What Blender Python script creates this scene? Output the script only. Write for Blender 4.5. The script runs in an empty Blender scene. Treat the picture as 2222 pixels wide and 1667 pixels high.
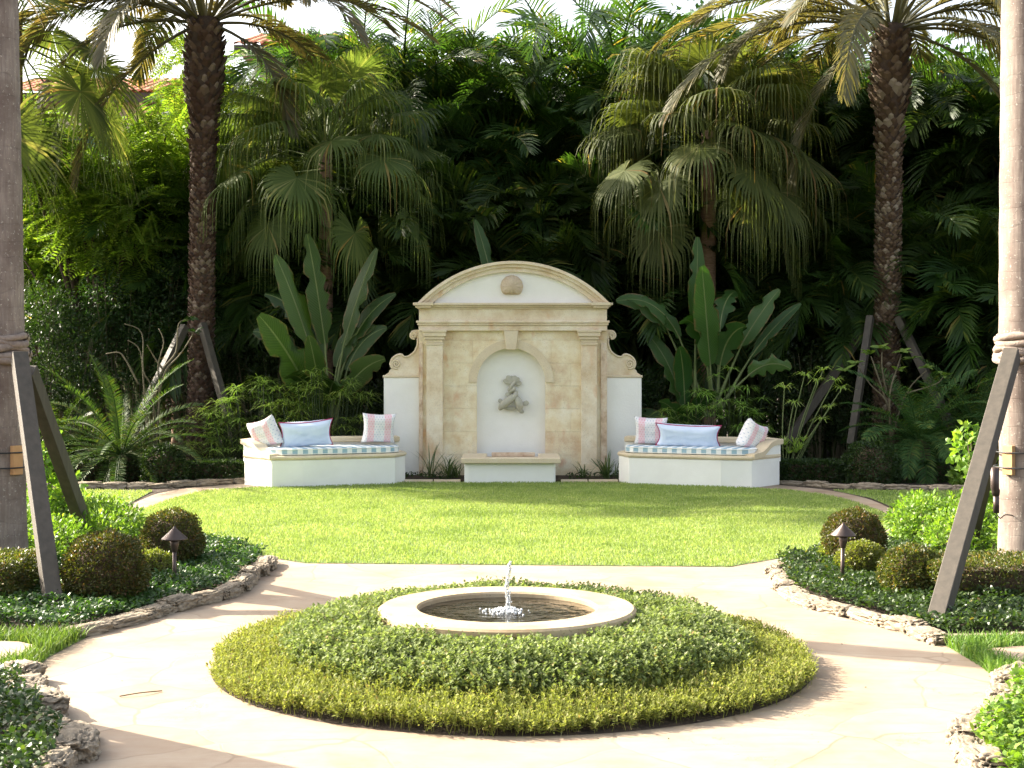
import bpy, bmesh, math, random
import numpy as np
from mathutils import Vector, Matrix, noise as mnoise
from mathutils.geometry import delaunay_2d_cdt
# ------------------------------------------------------------------ camera, sky, sun, exposure
scene = bpy.context.scene
C = scene.collection
R = math.radians
F, CX, HY, CAMH = 3186.0, 1106.0, 766.5, 1.93          # focal length and horizon measured in picture pixels
cam_d = bpy.data.cameras.new("camera"); cam = bpy.data.objects.new("camera", cam_d); C.objects.link(cam)
cam.location = (0, 0, CAMH); cam.rotation_euler = (R(90), 0, 0)
cam_d.sensor_width = 36; cam_d.lens = F / 2212 * 36; cam_d.shift_y = -63.5 / 2222
cam_d.clip_start = .1; cam_d.clip_end = 2000
scene.camera = cam
SUN_EL = 30.0
SDX, SDY = -0.902, 0.431                                # horizontal direction towards the sun
w = bpy.data.worlds.new("World"); scene.world = w; w.use_nodes = True
nt = w.node_tree; nt.nodes.clear()
sky = nt.nodes.new("ShaderNodeTexSky"); sky.sky_type = 'NISHITA'; sky.sun_disc = False
sky.sun_elevation = R(SUN_EL); sky.sun_rotation = math.atan2(SDX, SDY); sky.air_density = 1.0; sky.dust_density = 5.0; sky.ozone_density = .2
bg = nt.nodes.new("ShaderNodeBackground"); bg.inputs[1].default_value = .13
wo = nt.nodes.new("ShaderNodeOutputWorld")
hs_ = nt.nodes.new('ShaderNodeHueSaturation'); hs_.inputs['Saturation'].default_value = .55; nt.links.new(sky.outputs[0], hs_.inputs['Color']); nt.links.new(hs_.outputs[0], bg.inputs[0]); nt.links.new(bg.outputs[0], wo.inputs[0])
sl = bpy.data.lights.new("sun", 'SUN'); sl.energy = 5.0; sl.angle = R(.53); sl.color = (1, .90, .74)
so = bpy.data.objects.new("sun", sl); C.objects.link(so)
so.rotation_euler = Vector((-SDX, -SDY, -math.tan(R(SUN_EL)))).to_track_quat('-Z', 'Y').to_euler()
so.location = (-20, 10, 20)
scene.view_settings.view_transform = 'Standard'; scene.view_settings.look = 'None'
scene.view_settings.exposure = 1.92; scene.view_settings.gamma = 1
scene.render.engine = 'CYCLES'
scene.cycles.max_bounces = 8; scene.cycles.transmission_bounces = 6; scene.cycles.diffuse_bounces = 3

rng = np.random.default_rng(7); random.seed(7)
# ------------------------------------------------------------------ helpers
def gp(px, py, z=0.0):                                  # ground point seen at a picture pixel
    Y = (CAMH - z) * F / (py - HY); return ((px - CX) / F * Y, Y)
def at(px, py, Y): return ((px - CX) / F * Y, Y, CAMH - (py - HY) / F * Y)
class G:
    def __init__(s): s.v = []; s.f = []; s.n = 0; s.uv = []
    def add(s, V, Fc, uv=None):
        V = np.asarray(V, float).reshape(-1, 3)
        if isinstance(Fc, np.ndarray): s.f.append(('a', Fc + s.n))
        else: s.f.append(('l', [tuple(i + s.n for i in f) for f in Fc]))
        s.v.append(V); s.n += len(V)
        s.uv.append(np.zeros((len(V), 2)) if uv is None else np.asarray(uv, float)); return s
    def box(s, x0, x1, y0, y1, z0, z1):
        return s.add([(x0,y0,z0),(x1,y0,z0),(x1,y1,z0),(x0,y1,z0),(x0,y0,z1),(x1,y0,z1),(x1,y1,z1),(x0,y1,z1)],
                     [(0,3,2,1),(4,5,6,7),(0,1,5,4),(1,2,6,5),(2,3,7,6),(3,0,4,7)])
    def prism(s, poly, z0, z1, top=None):               # poly in xy
        n = len(poly); tp = top or poly
        V = [(p[0],p[1],z0) for p in poly] + [(p[0],p[1],z1) for p in tp]
        if sum(poly[i][0]*poly[(i+1)%n][1]-poly[(i+1)%n][0]*poly[i][1] for i in range(n)) < 0:
            fs = [tuple(range(n)), tuple(range(2*n-1, n-1, -1))] + [(i, n+i, n+(i+1)%n, (i+1)%n) for i in range(n)]
        else:
            fs = [tuple(range(n-1,-1,-1)), tuple(range(n, 2*n))] + [(i, (i+1)%n, n+(i+1)%n, n+i) for i in range(n)]
        return s.add(V, fs)
    def xz(s, poly, y0, y1):                            # outline in xz, thickness along y
        n = len(poly)
        if sum(poly[i][0]*poly[(i+1)%n][1]-poly[(i+1)%n][0]*poly[i][1] for i in range(n)) < 0: poly = poly[::-1]
        V = [(p[0],y0,p[1]) for p in poly] + [(p[0],y1,p[1]) for p in poly]
        return s.add(V, [tuple(range(n)), tuple(range(2*n-1, n-1, -1))] + [((i+1)%n, i, n+i, n+(i+1)%n) for i in range(n)])
    def tube(s, pts, rad, n=8, cap=True):
        pts = [Vector(p) for p in pts]; m = len(pts)
        if not hasattr(rad, '__len__'): rad = [rad]*m
        V = []; ref = Vector((0,0,1))
        T0 = (pts[1]-pts[0]).normalized()
        if abs(T0.z) > .9: ref = Vector((1,0,0))
        A = T0.cross(ref).normalized()
        for i in range(m):
            T = (pts[min(i+1,m-1)] - pts[max(i-1,0)]).normalized()
            A = (A - T*A.dot(T)).normalized(); B = T.cross(A)
            for k in range(n):
                a = 2*math.pi*k/n; V.append(pts[i] + (A*math.cos(a)+B*math.sin(a))*rad[i])
        fs = [(i*n+k, i*n+(k+1)%n, (i+1)*n+(k+1)%n, (i+1)*n+k) for i in range(m-1) for k in range(n)]
        if cap: fs += [tuple(range(n-1,-1,-1)), tuple(range((m-1)*n, m*n))]
        return s.add([tuple(v) for v in V], fs)
    def lathe(s, prof, n=32, c=(0,0,0)):
        V = [(c[0]+r*math.cos(2*math.pi*k/n), c[1]+r*math.sin(2*math.pi*k/n), c[2]+z) for r, z in prof for k in range(n)]
        fs = [(i*n+k, i*n+(k+1)%n, (i+1)*n+(k+1)%n, (i+1)*n+k) for i in range(len(prof)-1) for k in range(n)]
        return s.add(V, fs)
    def beam(s, a, b, wd, hg, roll=0):                  # squared timber from a to b
        a = Vector(a); b = Vector(b); T = (b-a).normalized()
        A = T.cross(Vector((0,0,1))).normalized(); B = A.cross(T)
        if roll: A, B = A*math.cos(roll)+B*math.sin(roll), B*math.cos(roll)-A*math.sin(roll)
        V = [tuple(p + A*sx*wd/2 + B*sy*hg/2) for p in (a,b) for sx,sy in ((-1,-1),(1,-1),(1,1),(-1,1))]
        return s.add(V, [(0,1,2,3),(7,6,5,4),(0,4,5,1),(1,5,6,2),(2,6,7,3),(3,7,4,0)])
    def mesh(s, name, m, smooth=False, uv=False):
        V = np.concatenate(s.v) if s.v else np.zeros((0,3))
        loops = []; tot = []
        for k, f in s.f:
            if k == 'a': loops.append(f.reshape(-1)); tot.append(np.full(len(f), f.shape[1]))
            else:
                loops.append(np.array([i for p in f for i in p])); tot.append(np.array([len(p) for p in f]))
        lp = np.concatenate(loops).astype(np.int32); tt = np.concatenate(tot).astype(np.int32)
        me = bpy.data.meshes.new(name)
        me.vertices.add(len(V)); me.vertices.foreach_set('co', V.astype(np.float32).ravel())
        me.loops.add(len(lp)); me.loops.foreach_set('vertex_index', lp)
        me.polygons.add(len(tt)); me.polygons.foreach_set('loop_start', np.concatenate([[0], np.cumsum(tt)[:-1]]).astype(np.int32))
        me.polygons.foreach_set('loop_total', tt)
        me.polygons.foreach_set('use_smooth', np.full(len(tt), bool(smooth)))
        if uv:
            u = me.uv_layers.new(name='UVMap'); UV = np.concatenate(s.uv)
            u.data.foreach_set('uv', UV[lp].astype(np.float32).ravel())
        me.update(calc_edges=True); me.validate()
        me.materials.append(m); return me
def link(name, me, parent=None, loc=None, rz=0):
    o = bpy.data.objects.new(name, me); C.objects.link(o)
    if parent is not None: o.parent = parent
    if loc is not None: o.location = loc
    if rz: o.rotation_euler = (0,0,rz)
    return o
def part(name, g, m, parent=None, smooth=False, uv=False, bevel=0, loc=None):
    o = link(name, g.mesh(name, m, smooth, uv), parent, loc)
    if bevel:
        b = o.modifiers.new('bevel', 'BEVEL'); b.width = bevel; b.segments = 2; b.limit_method = 'ANGLE'; b.angle_limit = R(40)
        o.data.polygons.foreach_set('use_smooth', np.zeros(len(o.data.polygons), bool))
    return o
def tag(o, label=None, cat=None, group=None, kind=None):
    if label: o['label'] = label
    if cat: o['category'] = cat
    if group: o['group'] = group
    if kind: o['kind'] = kind
    return o
def thing(name, label, cat, loc=(0,0,0), rz=0, group=None):
    o = link(name, None, None, loc, rz); o.empty_display_size = .2
    return tag(o, label, cat, group)
def copy_tree(o, parent=None):
    c = o.copy(); C.objects.link(c)
    if parent is not None: c.parent = parent
    for ch in [x for x in kids.get(o.name, [])]: kids.setdefault(c.name, []).append(copy_tree(ch, c))
    return c
kids = {}
def index_kids():
    kids.clear()
    for o in bpy.data.objects:
        if o.parent: kids.setdefault(o.parent.name, []).append(o)
def place(proto, loc, rz=0, sc=1.0, label=None, group=None, used=set()):
    if proto.name not in used: used.add(proto.name); o = proto
    else:
        if proto.name not in kids: index_kids()
        o = copy_tree(proto)
    o.location = loc; o.rotation_euler = (0,0,rz); o.scale = (sc,sc,sc)
    if label: o['label'] = label
    if group: o['group'] = group
    return o
def inpoly(P, poly):
    x, y = P[:,0], P[:,1]; ins = np.zeros(len(P), bool); n = len(poly)
    for i in range(n):
        x0, y0 = poly[i]; x1, y1 = poly[(i+1)%n]
        if y0 == y1: continue
        c = ((y0 > y) != (y1 > y)) & (x < (x1-x0)*(y-y0)/(y1-y0) + x0); ins ^= c
    return ins
def polysample(poly, n):
    p = np.array(poly); lo = p.min(0); hi = p.max(0); out = []; k = 0
    while k < n:
        q = rng.uniform(lo, hi, (n*2, 2)); q = q[inpoly(q, poly)]; out.append(q); k += len(q)
    return np.concatenate(out)[:n]
def polyarea(p): return abs(sum(p[i][0]*p[(i+1)%len(p)][1]-p[(i+1)%len(p)][0]*p[i][1] for i in range(len(p))))/2
def crom(pts, k=6, closed=False):
    n = len(pts); out = []
    for i in range(n if closed else n-1):
        if closed: p = [pts[(i+j-1)%n] for j in range(4)]
        else: p = [pts[max(i-1,0)], pts[i], pts[i+1], pts[min(i+2,n-1)]]
        for t in np.linspace(0,1,k,endpoint=False):
            out.append(tuple(.5*((2*p[1][d])+(-p[0][d]+p[2][d])*t+(2*p[0][d]-5*p[1][d]+4*p[2][d]-p[3][d])*t*t+(-p[0][d]+3*p[1][d]-3*p[2][d]+p[3][d])*t**3) for d in range(len(pts[0]))))
    if not closed: out.append(tuple(pts[-1]))
    return out
def unit(a): return a / np.maximum(np.linalg.norm(a, axis=-1, keepdims=True), 1e-9)
def rdir(n, up=0.0):
    d = rng.normal(size=(n,3)); d[:,2] += up; return unit(d)
# ------------------------------------------------------------------ materials
def nodes(name):
    m = bpy.data.materials.new(name); m.use_nodes = True; t = m.node_tree; t.nodes.clear()
    o = t.nodes.new('ShaderNodeOutputMaterial'); p = t.nodes.new('ShaderNodeBsdfPrincipled')
    t.links.new(p.outputs[0], o.inputs[0]); return m, t, p, o
def N(t, kind, **kw):
    n = t.nodes.new('ShaderNode'+kind)
    for k, v in kw.items():
        if k in n.inputs: n.inputs[k].default_value = v
        else: setattr(n, k, v)
    return n
def coord(t, kind='Object', sc=None):
    c = t.nodes.new('ShaderNodeTexCoord')
    if sc is None: return c.outputs[kind]
    mp = t.nodes.new('ShaderNodeMapping'); mp.inputs['Scale'].default_value = sc
    t.links.new(c.outputs[kind], mp.inputs[0]); return mp.outputs[0]
def ramp(t, src, stops):
    r = t.nodes.new('ShaderNodeValToRGB'); e = r.color_ramp.elements
    while len(e) < len(stops): e.new(.5)
    for i, (p, c) in enumerate(stops): e[i].position = p; e[i].color = (*c, 1) if len(c) == 3 else c
    t.links.new(src, r.inputs[0]); return r.outputs[0]
def mixc(t, fac, a, b, mode='MIX'):
    m = t.nodes.new('ShaderNodeMix'); m.data_type = 'RGBA'; m.blend_type = mode
    for s, x in ((m.inputs[0], fac), (m.inputs[6], a), (m.inputs[7], b)):
        if isinstance(x, bpy.types.NodeSocket): t.links.new(x, s)
        elif isinstance(x, (int, float)): s.default_value = x
        else: s.default_value = (*x, 1)
    return m.outputs[2]
def math_(t, op, a, b=None, c=None):
    m = t.nodes.new('ShaderNodeMath'); m.operation = op
    for i, x in enumerate((a, b, c)):
        if x is None: continue
        if isinstance(x, bpy.types.NodeSocket): t.links.new(x, m.inputs[i])
        else: m.inputs[i].default_value = x
    return m.outputs[0]
def noise(t, co, scale, detail=4, rough=.6, out='Fac'):
    n = t.nodes.new('ShaderNodeTexNoise'); n.inputs['Scale'].default_value = scale
    n.inputs['Detail'].default_value = detail; n.inputs['Roughness'].default_value = rough
    t.links.new(co, n.inputs['Vector']); return n.outputs[out]
def bump(t, p, h, s=.3, d=.01):
    b = t.nodes.new('ShaderNodeBump'); b.inputs['Strength'].default_value = s; b.inputs['Distance'].default_value = d
    t.links.new(h, b.inputs['Height']); t.links.new(b.outputs[0], p.inputs['Normal'])
def leaf(name, c1, c2, c3=None, trans=.35, rough=.45, dry=0.0, tc=None, spec=.4):
    m, t, p, o = nodes(name)
    g = t.nodes.new('ShaderNodeNewGeometry'); oi = t.nodes.new('ShaderNodeObjectInfo')
    r = g.outputs['Random Per Island']
    st = [(0, c1), (.75, c2), (1, c3 or c2)]
    if dry > 0: st = [(0, c1), (max(.05, 1-dry-.08), c2), (1-dry, c3 or c2), (1, (.22,.15,.05))]
    col = ramp(t, r, st)
    hs = N(t, 'HueSaturation'); t.links.new(col, hs.inputs['Color'])
    t.links.new(math_(t, 'MULTIPLY_ADD', oi.outputs['Random'], .35, .82), hs.inputs['Value'])
    t.links.new(math_(t, 'MULTIPLY_ADD', oi.outputs['Random'], .03, .485), hs.inputs['Hue'])
    col = hs.outputs[0]
    t.links.new(col, p.inputs['Base Color']); p.inputs['Roughness'].default_value = rough
    p.inputs['Specular IOR Level'].default_value = spec
    tr = t.nodes.new('ShaderNodeBsdfTranslucent')
    tcol = mixc(t, 1.0, col, tc or (1.9, 2.1, .75), 'MULTIPLY'); t.links.new(tcol, tr.inputs[0])
    mx = t.nodes.new('ShaderNodeMixShader'); mx.inputs[0].default_value = trans
    t.links.new(p.outputs[0], mx.inputs[1]); t.links.new(tr.outputs[0], mx.inputs[2]); t.links.new(mx.outputs[0], o.inputs[0])
    return m
def plain(name, col, rough=.6, c2=None, sc=6, bs=0, bd=.005, bsc=60, metal=0, co='Object', stretch=None, detail=5):
    m, t, p, o = nodes(name); v = coord(t, co, stretch)
    if c2 is not None: t.links.new(ramp(t, noise(t, v, sc, detail), [(.3, col), (.7, c2)]), p.inputs['Base Color'])
    else: p.inputs['Base Color'].default_value = (*col, 1)
    p.inputs['Roughness'].default_value = rough; p.inputs['Metallic'].default_value = metal
    if bs: bump(t, p, noise(t, v, bsc, 5), bs, bd)
    return m
def stone(name, ca, cb, cc, joints=None, bs=.5, sc=1.6, tint=None):
    m, t, p, o = nodes(name); v = coord(t)
    big = noise(t, v, sc, 5, .65); col = ramp(t, big, [(.3, ca), (.5, cb), (.68, cc)])
    orange = ramp(t, noise(t, coord(t, 'Object', (1,1,.6)), sc*1.3+.7, 3, .5), [(.6, (0,0,0)), (.75, (1,1,1))])
    if tint: col = mixc(t, math_(t, 'MULTIPLY', orange, .6), col, tint)
    fine = noise(t, v, 55, 4, .7); col = mixc(t, math_(t, 'MULTIPLY', ramp(t, fine, [(.52,(0,0,0)),(.7,(1,1,1))]), .35), col, tuple(x*.55 for x in cb))
    vo = N(t, 'TexVoronoi', Scale=38.0); t.links.new(v, vo.inputs['Vector'])
    gate = ramp(t, noise(t, v, 5, 2), [(.45,(0,0,0)),(.6,(1,1,1))])
    pit = math_(t, 'MULTIPLY', ramp(t, vo.outputs['Distance'], [(.1,(1,1,1)),(.22,(0,0,0))]), gate)
    col = mixc(t, math_(t, 'MULTIPLY', pit, .55), col, tuple(x*.3 for x in cb))
    h = math_(t, 'SUBTRACT', math_(t, 'MULTIPLY', fine, .4), pit)
    if joints:                                        # ashlar blocks: bricks in the xz plane
        sx = t.nodes.new('ShaderNodeSeparateXYZ'); t.links.new(coord(t), sx.inputs[0])
        cb2 = t.nodes.new('ShaderNodeCombineXYZ'); t.links.new(sx.outputs[0], cb2.inputs[0]); t.links.new(sx.outputs[2], cb2.inputs[1])
        br = t.nodes.new('ShaderNodeTexBrick'); t.links.new(cb2.outputs[0], br.inputs['Vector'])
        br.inputs['Scale'].default_value = 1; br.inputs['Brick Width'].default_value = joints[0]; br.inputs['Row Height'].default_value = joints[1]
        br.inputs['Mortar Size'].default_value = .004; br.inputs['Mortar Smooth'].default_value = .3
        br.inputs['Color1'].default_value = (.42,.42,.42,1); br.inputs['Color2'].default_value = (.58,.54,.48,1); br.inputs['Mortar'].default_value = (.5,.48,.45,1)
        col = mixc(t, .8, col, br.outputs['Color'], 'OVERLAY')
        h = math_(t, 'SUBTRACT', h, math_(t, 'MULTIPLY', br.outputs['Fac'], 2))
    t.links.new(col, p.inputs['Base Color']); p.inputs['Roughness'].default_value = .85
    bump(t, p, h, bs, .006); return m
M = {}
M['lime'] = stone('limestone', (.60,.45,.28), (.73,.62,.45), (.82,.74,.59), tint=(.64,.37,.18), sc=2.8, bs=.6)
M['limewall'] = stone('limestone_blocks', (.62,.45,.27), (.76,.66,.48), (.86,.80,.67), joints=(.62,.36), tint=(.66,.34,.16), bs=.7, sc=2.6)
M['limerough'] = stone('limestone_edge', (.34,.22,.13), (.62,.47,.33), (.74,.64,.50), tint=(.42,.20,.10), bs=1.0, sc=5)
M['cap'] = stone('limestone_cap', (.60,.49,.33), (.66,.55,.38), (.73,.64,.47), bs=.4)
M['rimstone'] = stone('fountain_rim_stone', (.33,.235,.13), (.40,.30,.18), (.47,.375,.25), bs=.6, sc=2.5, tint=(.34,.21,.10))
M['coral'] = stone('coral_stone', (.12,.095,.07), (.25,.20,.14), (.38,.32,.24), bs=1.0, sc=6)
M['white'] = plain('white_stucco', (.87,.86,.81), .9, (.80,.785,.73), 2.2, .5, .006, 45)
M['sculpt'] = plain('sculpture_stone', (.36,.35,.28), .85, (.50,.47,.38), 9, .4, .003, 90)
M['shell'] = stone('shell_stone', (.46,.36,.24), (.54,.43,.30), (.62,.52,.38), bs=.6, sc=6)
M['timber'] = plain('painted_timber', (.05,.042,.031), .65, (.085,.07,.053), 3, .3, .003, 30, stretch=(6,6,.7))
M['wood'] = plain('bare_wood', (.42,.22,.09), .7, (.55,.32,.14), 5, .3, .002, 40)
M['strap'] = plain('black_strap', (.012,.012,.014), .5)
M['burlap'] = plain('burlap', (.20,.15,.12), .95, (.34,.27,.22), 20, .8, .01, 60)
M['metal'] = plain('bronze_metal', (.075,.055,.05), .42, (.10,.075,.065), 8, metal=.6)
M['fascia'] = plain('brown_fascia', (.09,.06,.045), .6)
M['cream'] = plain('cream_plaster', (.60,.52,.36), .9, (.55,.47,.32), 1)
M['pane'] = plain('window_glass', (.05,.09,.12), .1)
M['soil'] = plain('mulch', (.030,.020,.013), .95, (.075,.048,.03), 14, 1, .03, 25)
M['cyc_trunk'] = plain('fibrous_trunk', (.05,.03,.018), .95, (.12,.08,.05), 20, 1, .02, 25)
M['twig'] = plain('bark_twig', (.10,.085,.05), .8, (.17,.14,.08), 20)
M['dstem'] = plain('dark_green_stem', (.02,.035,.01), .8)
M['stem'] = plain('green_stem', (.10,.14,.04), .6, (.16,.19,.07), 6)
def path_mat():
    m, t, p, o = nodes('flagstone_path'); v = coord(t)
    nv = noise(t, v, 1.3, 3, .5, 'Color'); vv = mixc(t, .25, v, nv)
    vo = t.nodes.new('ShaderNodeTexVoronoi'); vo.feature = 'F1'; vo.inputs['Scale'].default_value = 1.5; t.links.new(vv, vo.inputs['Vector'])
    ve = t.nodes.new('ShaderNodeTexVoronoi'); ve.feature = 'DISTANCE_TO_EDGE'; ve.inputs['Scale'].default_value = 1.5; t.links.new(vv, ve.inputs['Vector'])
    st = ramp(t, noise(t, vv, 2.4, 6, .62), [(.32, (.20,.13,.08)), (.46, (.32,.24,.165)), (.6, (.37,.295,.215)), (.78, (.26,.18,.12))])
    sp = N(t, 'SeparateColor'); t.links.new(vo.outputs['Color'], sp.inputs[0])
    st = mixc(t, .4, st, ramp(t, sp.outputs[0], [(0, (.30,.22,.155)), (.5, (.38,.31,.235)), (1, (.28,.195,.135))]))
    stk = ramp(t, noise(t, coord(t, 'Object', (1.2,7,1)), 1.6, 6, .7), [(.5,(0,0,0)),(.66,(1,1,1))]); st = mixc(t, math_(t, 'MULTIPLY', stk, .6), st, (.30,.205,.14))
    crk = N(t, 'TexVoronoi', Scale=.9); crk.feature = 'DISTANCE_TO_EDGE'; t.links.new(mixc(t, .35, v, noise(t, v, 5, 5, .7, 'Color')), crk.inputs['Vector'])
    cr = math_(t, 'MULTIPLY', ramp(t, crk.outputs['Distance'], [(0,(1,1,1)),(.006,(0,0,0))]), ramp(t, noise(t, v, 2.2, 2), [(.5,(0,0,0)),(.58,(1,1,1))]))
    edge = ramp(t, ve.outputs['Distance'], [(0,(1,1,1)),(.005,(1,1,1)),(.012,(0,0,0))])
    col = mixc(t, math_(t, 'MULTIPLY', edge, math_(t, 'MULTIPLY', ramp(t, noise(t, v, 1.7, 2), [(.35,(0,0,0)),(.6,(1,1,1))]), .75)), st, (.20,.14,.09))
    col = mixc(t, math_(t, 'MULTIPLY', cr, .6), col, (.16,.11,.07))
    pits = ramp(t, noise(t, v, 42, 3, .6), [(.69,(0,0,0)),(.74,(1,1,1))])
    col = mixc(t, math_(t, 'MULTIPLY', pits, .35), col, (.25,.17,.10))
    t.links.new(col, p.inputs['Base Color']); p.inputs['Roughness'].default_value = .72
    bump(t, p, math_(t, 'SUBTRACT', math_(t, 'MULTIPLY', noise(t, v, 14, 6), .7), math_(t, 'ADD', cr, math_(t,'MULTIPLY',edge,.3))), .35, .008)
    return m
M['path'] = path_mat()
M['lawn'] = plain('lawn_base', (.10,.16,.035), .9, (.16,.22,.06), 3.5, .8, .02, 70)
M['blade'] = leaf('grass_blade', (.20,.28,.07), (.30,.37,.115), (.41,.45,.22), trans=.35, rough=.7, tc=(1.2,1.25,.75), spec=.15)
_t = M['blade'].node_tree; _p = [n for n in _t.nodes if n.type == 'BSDF_PRINCIPLED'][0]; _tr = [n for n in _t.nodes if n.type == 'BSDF_TRANSLUCENT'][0]
_src = _p.inputs['Base Color'].links[0].from_socket; _v = ramp(_t, noise(_t, coord(_t), 1.1, 5, .65), [(.3,(.66,.74,.6)),(.5,(1,1,1)),(.72,(1.12,1.04,1.2))])
_n = mixc(_t, 1.0, _src, _v, 'MULTIPLY'); _t.links.new(_n, _p.inputs['Base Color']); _t.links.new(mixc(_t, 1.0, _n, (1.3,1.3,.7), 'MULTIPLY'), _tr.inputs[0])
M['blade2'] = leaf('rough_grass_blade', (.08,.16,.03), (.13,.22,.04), (.2,.27,.07), trans=.3, rough=.6, tc=(1.4,1.5,.6))
M['areca'] = leaf('areca_leaf', (.022,.050,.011), (.044,.082,.017), (.12,.145,.03), trans=.40, rough=.45, tc=(2.2,2.2,.7), dry=.02, spec=.3)
M['fan'] = leaf('fan_palm_leaf', (.065,.095,.026), (.105,.135,.040), (.22,.22,.09), trans=.4, rough=.6, tc=(1.9,1.9,.75), spec=.2, dry=.02)
M['date'] = leaf('date_palm_leaf', (.10,.10,.05), (.155,.145,.075), (.22,.18,.11), trans=.3, rough=.5, tc=(1.8,1.6,.55), dry=.05)
M['bleaf'] = leaf('bright_tree_leaf', (.08,.14,.018), (.13,.20,.028), (.2,.25,.05), trans=.5, rough=.45, tc=(1.9,2.0,.7))
M['dleaf'] = leaf('dark_shrub_leaf', (.018,.038,.010), (.03,.06,.013), (.05,.08,.018), trans=.3, rough=.42)
M['bird'] = None
M['sedge'] = leaf('sedge_blade', (.13,.21,.045), (.19,.28,.06), (.26,.33,.09), trans=.35)
M['papyrus'] = leaf('papyrus_blade', (.25,.34,.08), (.34,.42,.11), (.42,.46,.16), trans=.35)
M['cycad'] = leaf('cycad_leaf', (.035,.08,.022), (.055,.11,.028), (.12,.14,.03), trans=.25, rough=.6, spec=.2)
M['box'] = leaf('boxwood_leaf', (.05,.058,.012), (.09,.10,.02), (.17,.095,.03), trans=.25, rough=.45, dry=.08)
M['boxy'] = leaf('yellow_boxwood_leaf', (.10,.13,.025), (.17,.19,.04), (.22,.2,.06), trans=.35, rough=.4)
M['shrub'] = leaf('bright_shrub_leaf', (.09,.17,.022), (.16,.26,.035), (.24,.31,.06), trans=.38, rough=.5, tc=(1.6,1.7,.6))
M['cover'] = leaf('ground_cover_leaf', (.028,.060,.014), (.045,.09,.02), (.11,.16,.035), trans=.25, rough=.42, dry=.01)
M['mound'] = leaf('mound_leaf', (.13,.175,.06), (.24,.29,.11), (.42,.44,.26), trans=.35, rough=.65, tc=(1.4,1.5,.8), dry=.025, spec=.15)
M['ring'] = leaf('ring_plant_leaf', (.17,.20,.045), (.29,.32,.085), (.45,.44,.20), trans=.4, rough=.65, tc=(1.35,1.4,.7), dry=.05, spec=.15)
M['tuft'] = leaf('strap_leaf', (.05,.09,.03), (.08,.13,.045), (.12,.16,.06), trans=.25, rough=.3)
def bird_mat():
    m = leaf('paddle_leaf', (.025,.070,.016), (.045,.10,.02), (.06,.12,.025), trans=.25, rough=.32, tc=(1.7,2.0,.5)); t = m.node_tree
    uv = coord(t, 'UV'); s = t.nodes.new('ShaderNodeSeparateXYZ'); t.links.new(uv, s.inputs[0])
    au = math_(t, 'ABSOLUTE', s.outputs[0])
    wv = math_(t, 'SINE', math_(t, 'MULTIPLY', math_(t, 'ADD', s.outputs[1], math_(t, 'MULTIPLY', au, -.12)), 230.0))
    p = [n for n in t.nodes if n.type == 'BSDF_PRINCIPLED'][0]; bump(t, p, wv, .35, .004)
    src = p.inputs['Base Color'].links[0].from_socket
    mid = ramp(t, au, [(.03,(1,1,1)),(.07,(0,0,0))])
    vein = math_(t, 'MULTIPLY', ramp(t, wv, [(.2,(0,0,0)),(1,(1,1,1))]), .25)
    brown = ramp(t, math_(t, 'ADD', math_(t, 'MULTIPLY', au, .62), math_(t, 'MULTIPLY', noise(t, coord(t), 9, 4), .5)), [(.80,(0,0,0)),(.88,(1,1,1))])
    c_ = mixc(t, vein, src, (.10,.17,.05)); c_ = mixc(t, brown, c_, (.16,.11,.04))
    t.links.new(mixc(t, mid, c_, (.22,.28,.09)), p.inputs['Base Color'])
    return m
M['bird'] = bird_mat()
def trunk_royal():
    m, t, p, o = nodes('royal_palm_bark')
    v = coord(t, 'Object', (1,1,1)); s = t.nodes.new('ShaderNodeSeparateXYZ'); t.links.new(v, s.inputs[0])
    wob = math_(t, 'MULTIPLY', noise(t, v, 2.5, 3), .12)
    z = math_(t, 'ADD', s.outputs[2], wob)
    ring = math_(t, 'FRACT', math_(t, 'MULTIPLY', math_(t, 'ADD', z, math_(t, 'MULTIPLY', noise(t, coord(t, 'Object', (.05,.05,1)), 2.0, 2), .5)), 7.5))
    line = ramp(t, ring, [(0,(1,1,1)),(.05,(0,0,0)),(.96,(0,0,0)),(1,(1,1,1))])
    st = noise(t, coord(t, 'Object', (14,14,1.2)), 3, 6, .7); bg_ = noise(t, v, 3, 5, .65)
    col = ramp(t, st, [(.3,(.17,.13,.11)),(.55,(.27,.22,.185)),(.75,(.36,.31,.26))])
    col = mixc(t, ramp(t, bg_, [(.4,(0,0,0)),(.62,(1,1,1))]), col, (.155,.115,.095))
    sp = ramp(t, noise(t, v, 40, 3, .6), [(.62,(0,0,0)),(.68,(1,1,1))])
    col = mixc(t, math_(t, 'MULTIPLY', sp, .7), col, (.48,.44,.38))
    col = mixc(t, math_(t, 'MULTIPLY', math_(t, 'MULTIPLY', line, .55), ramp(t, noise(t, v, 6, 4, .7), [(.4,(0,0,0)),(.65,(1,1,1))])), col, (.08,.06,.05))
    t.links.new(col, p.inputs['Base Color']); p.inputs['Roughness'].default_value = .85
    bump(t, p, math_(t, 'SUBTRACT', math_(t, 'ADD', st, sp), math_(t, 'MULTIPLY', line, .35)), .6, .006); return m
M['royal'] = trunk_royal()
M['boot'] = leaf('leaf_base_stub', (.06,.032,.018), (.13,.085,.055), (.26,.21,.16), trans=0, rough=.9)
M['palmbark'] = plain('palm_bark', (.16,.09,.055), .9, (.32,.21,.14), 3, .8, .01, 20, stretch=(3,3,14))
M['darkbark'] = plain('dark_bark', (.035,.022,.015), .95, (.09,.06,.04), 6, .8, .02, 14)
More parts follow.
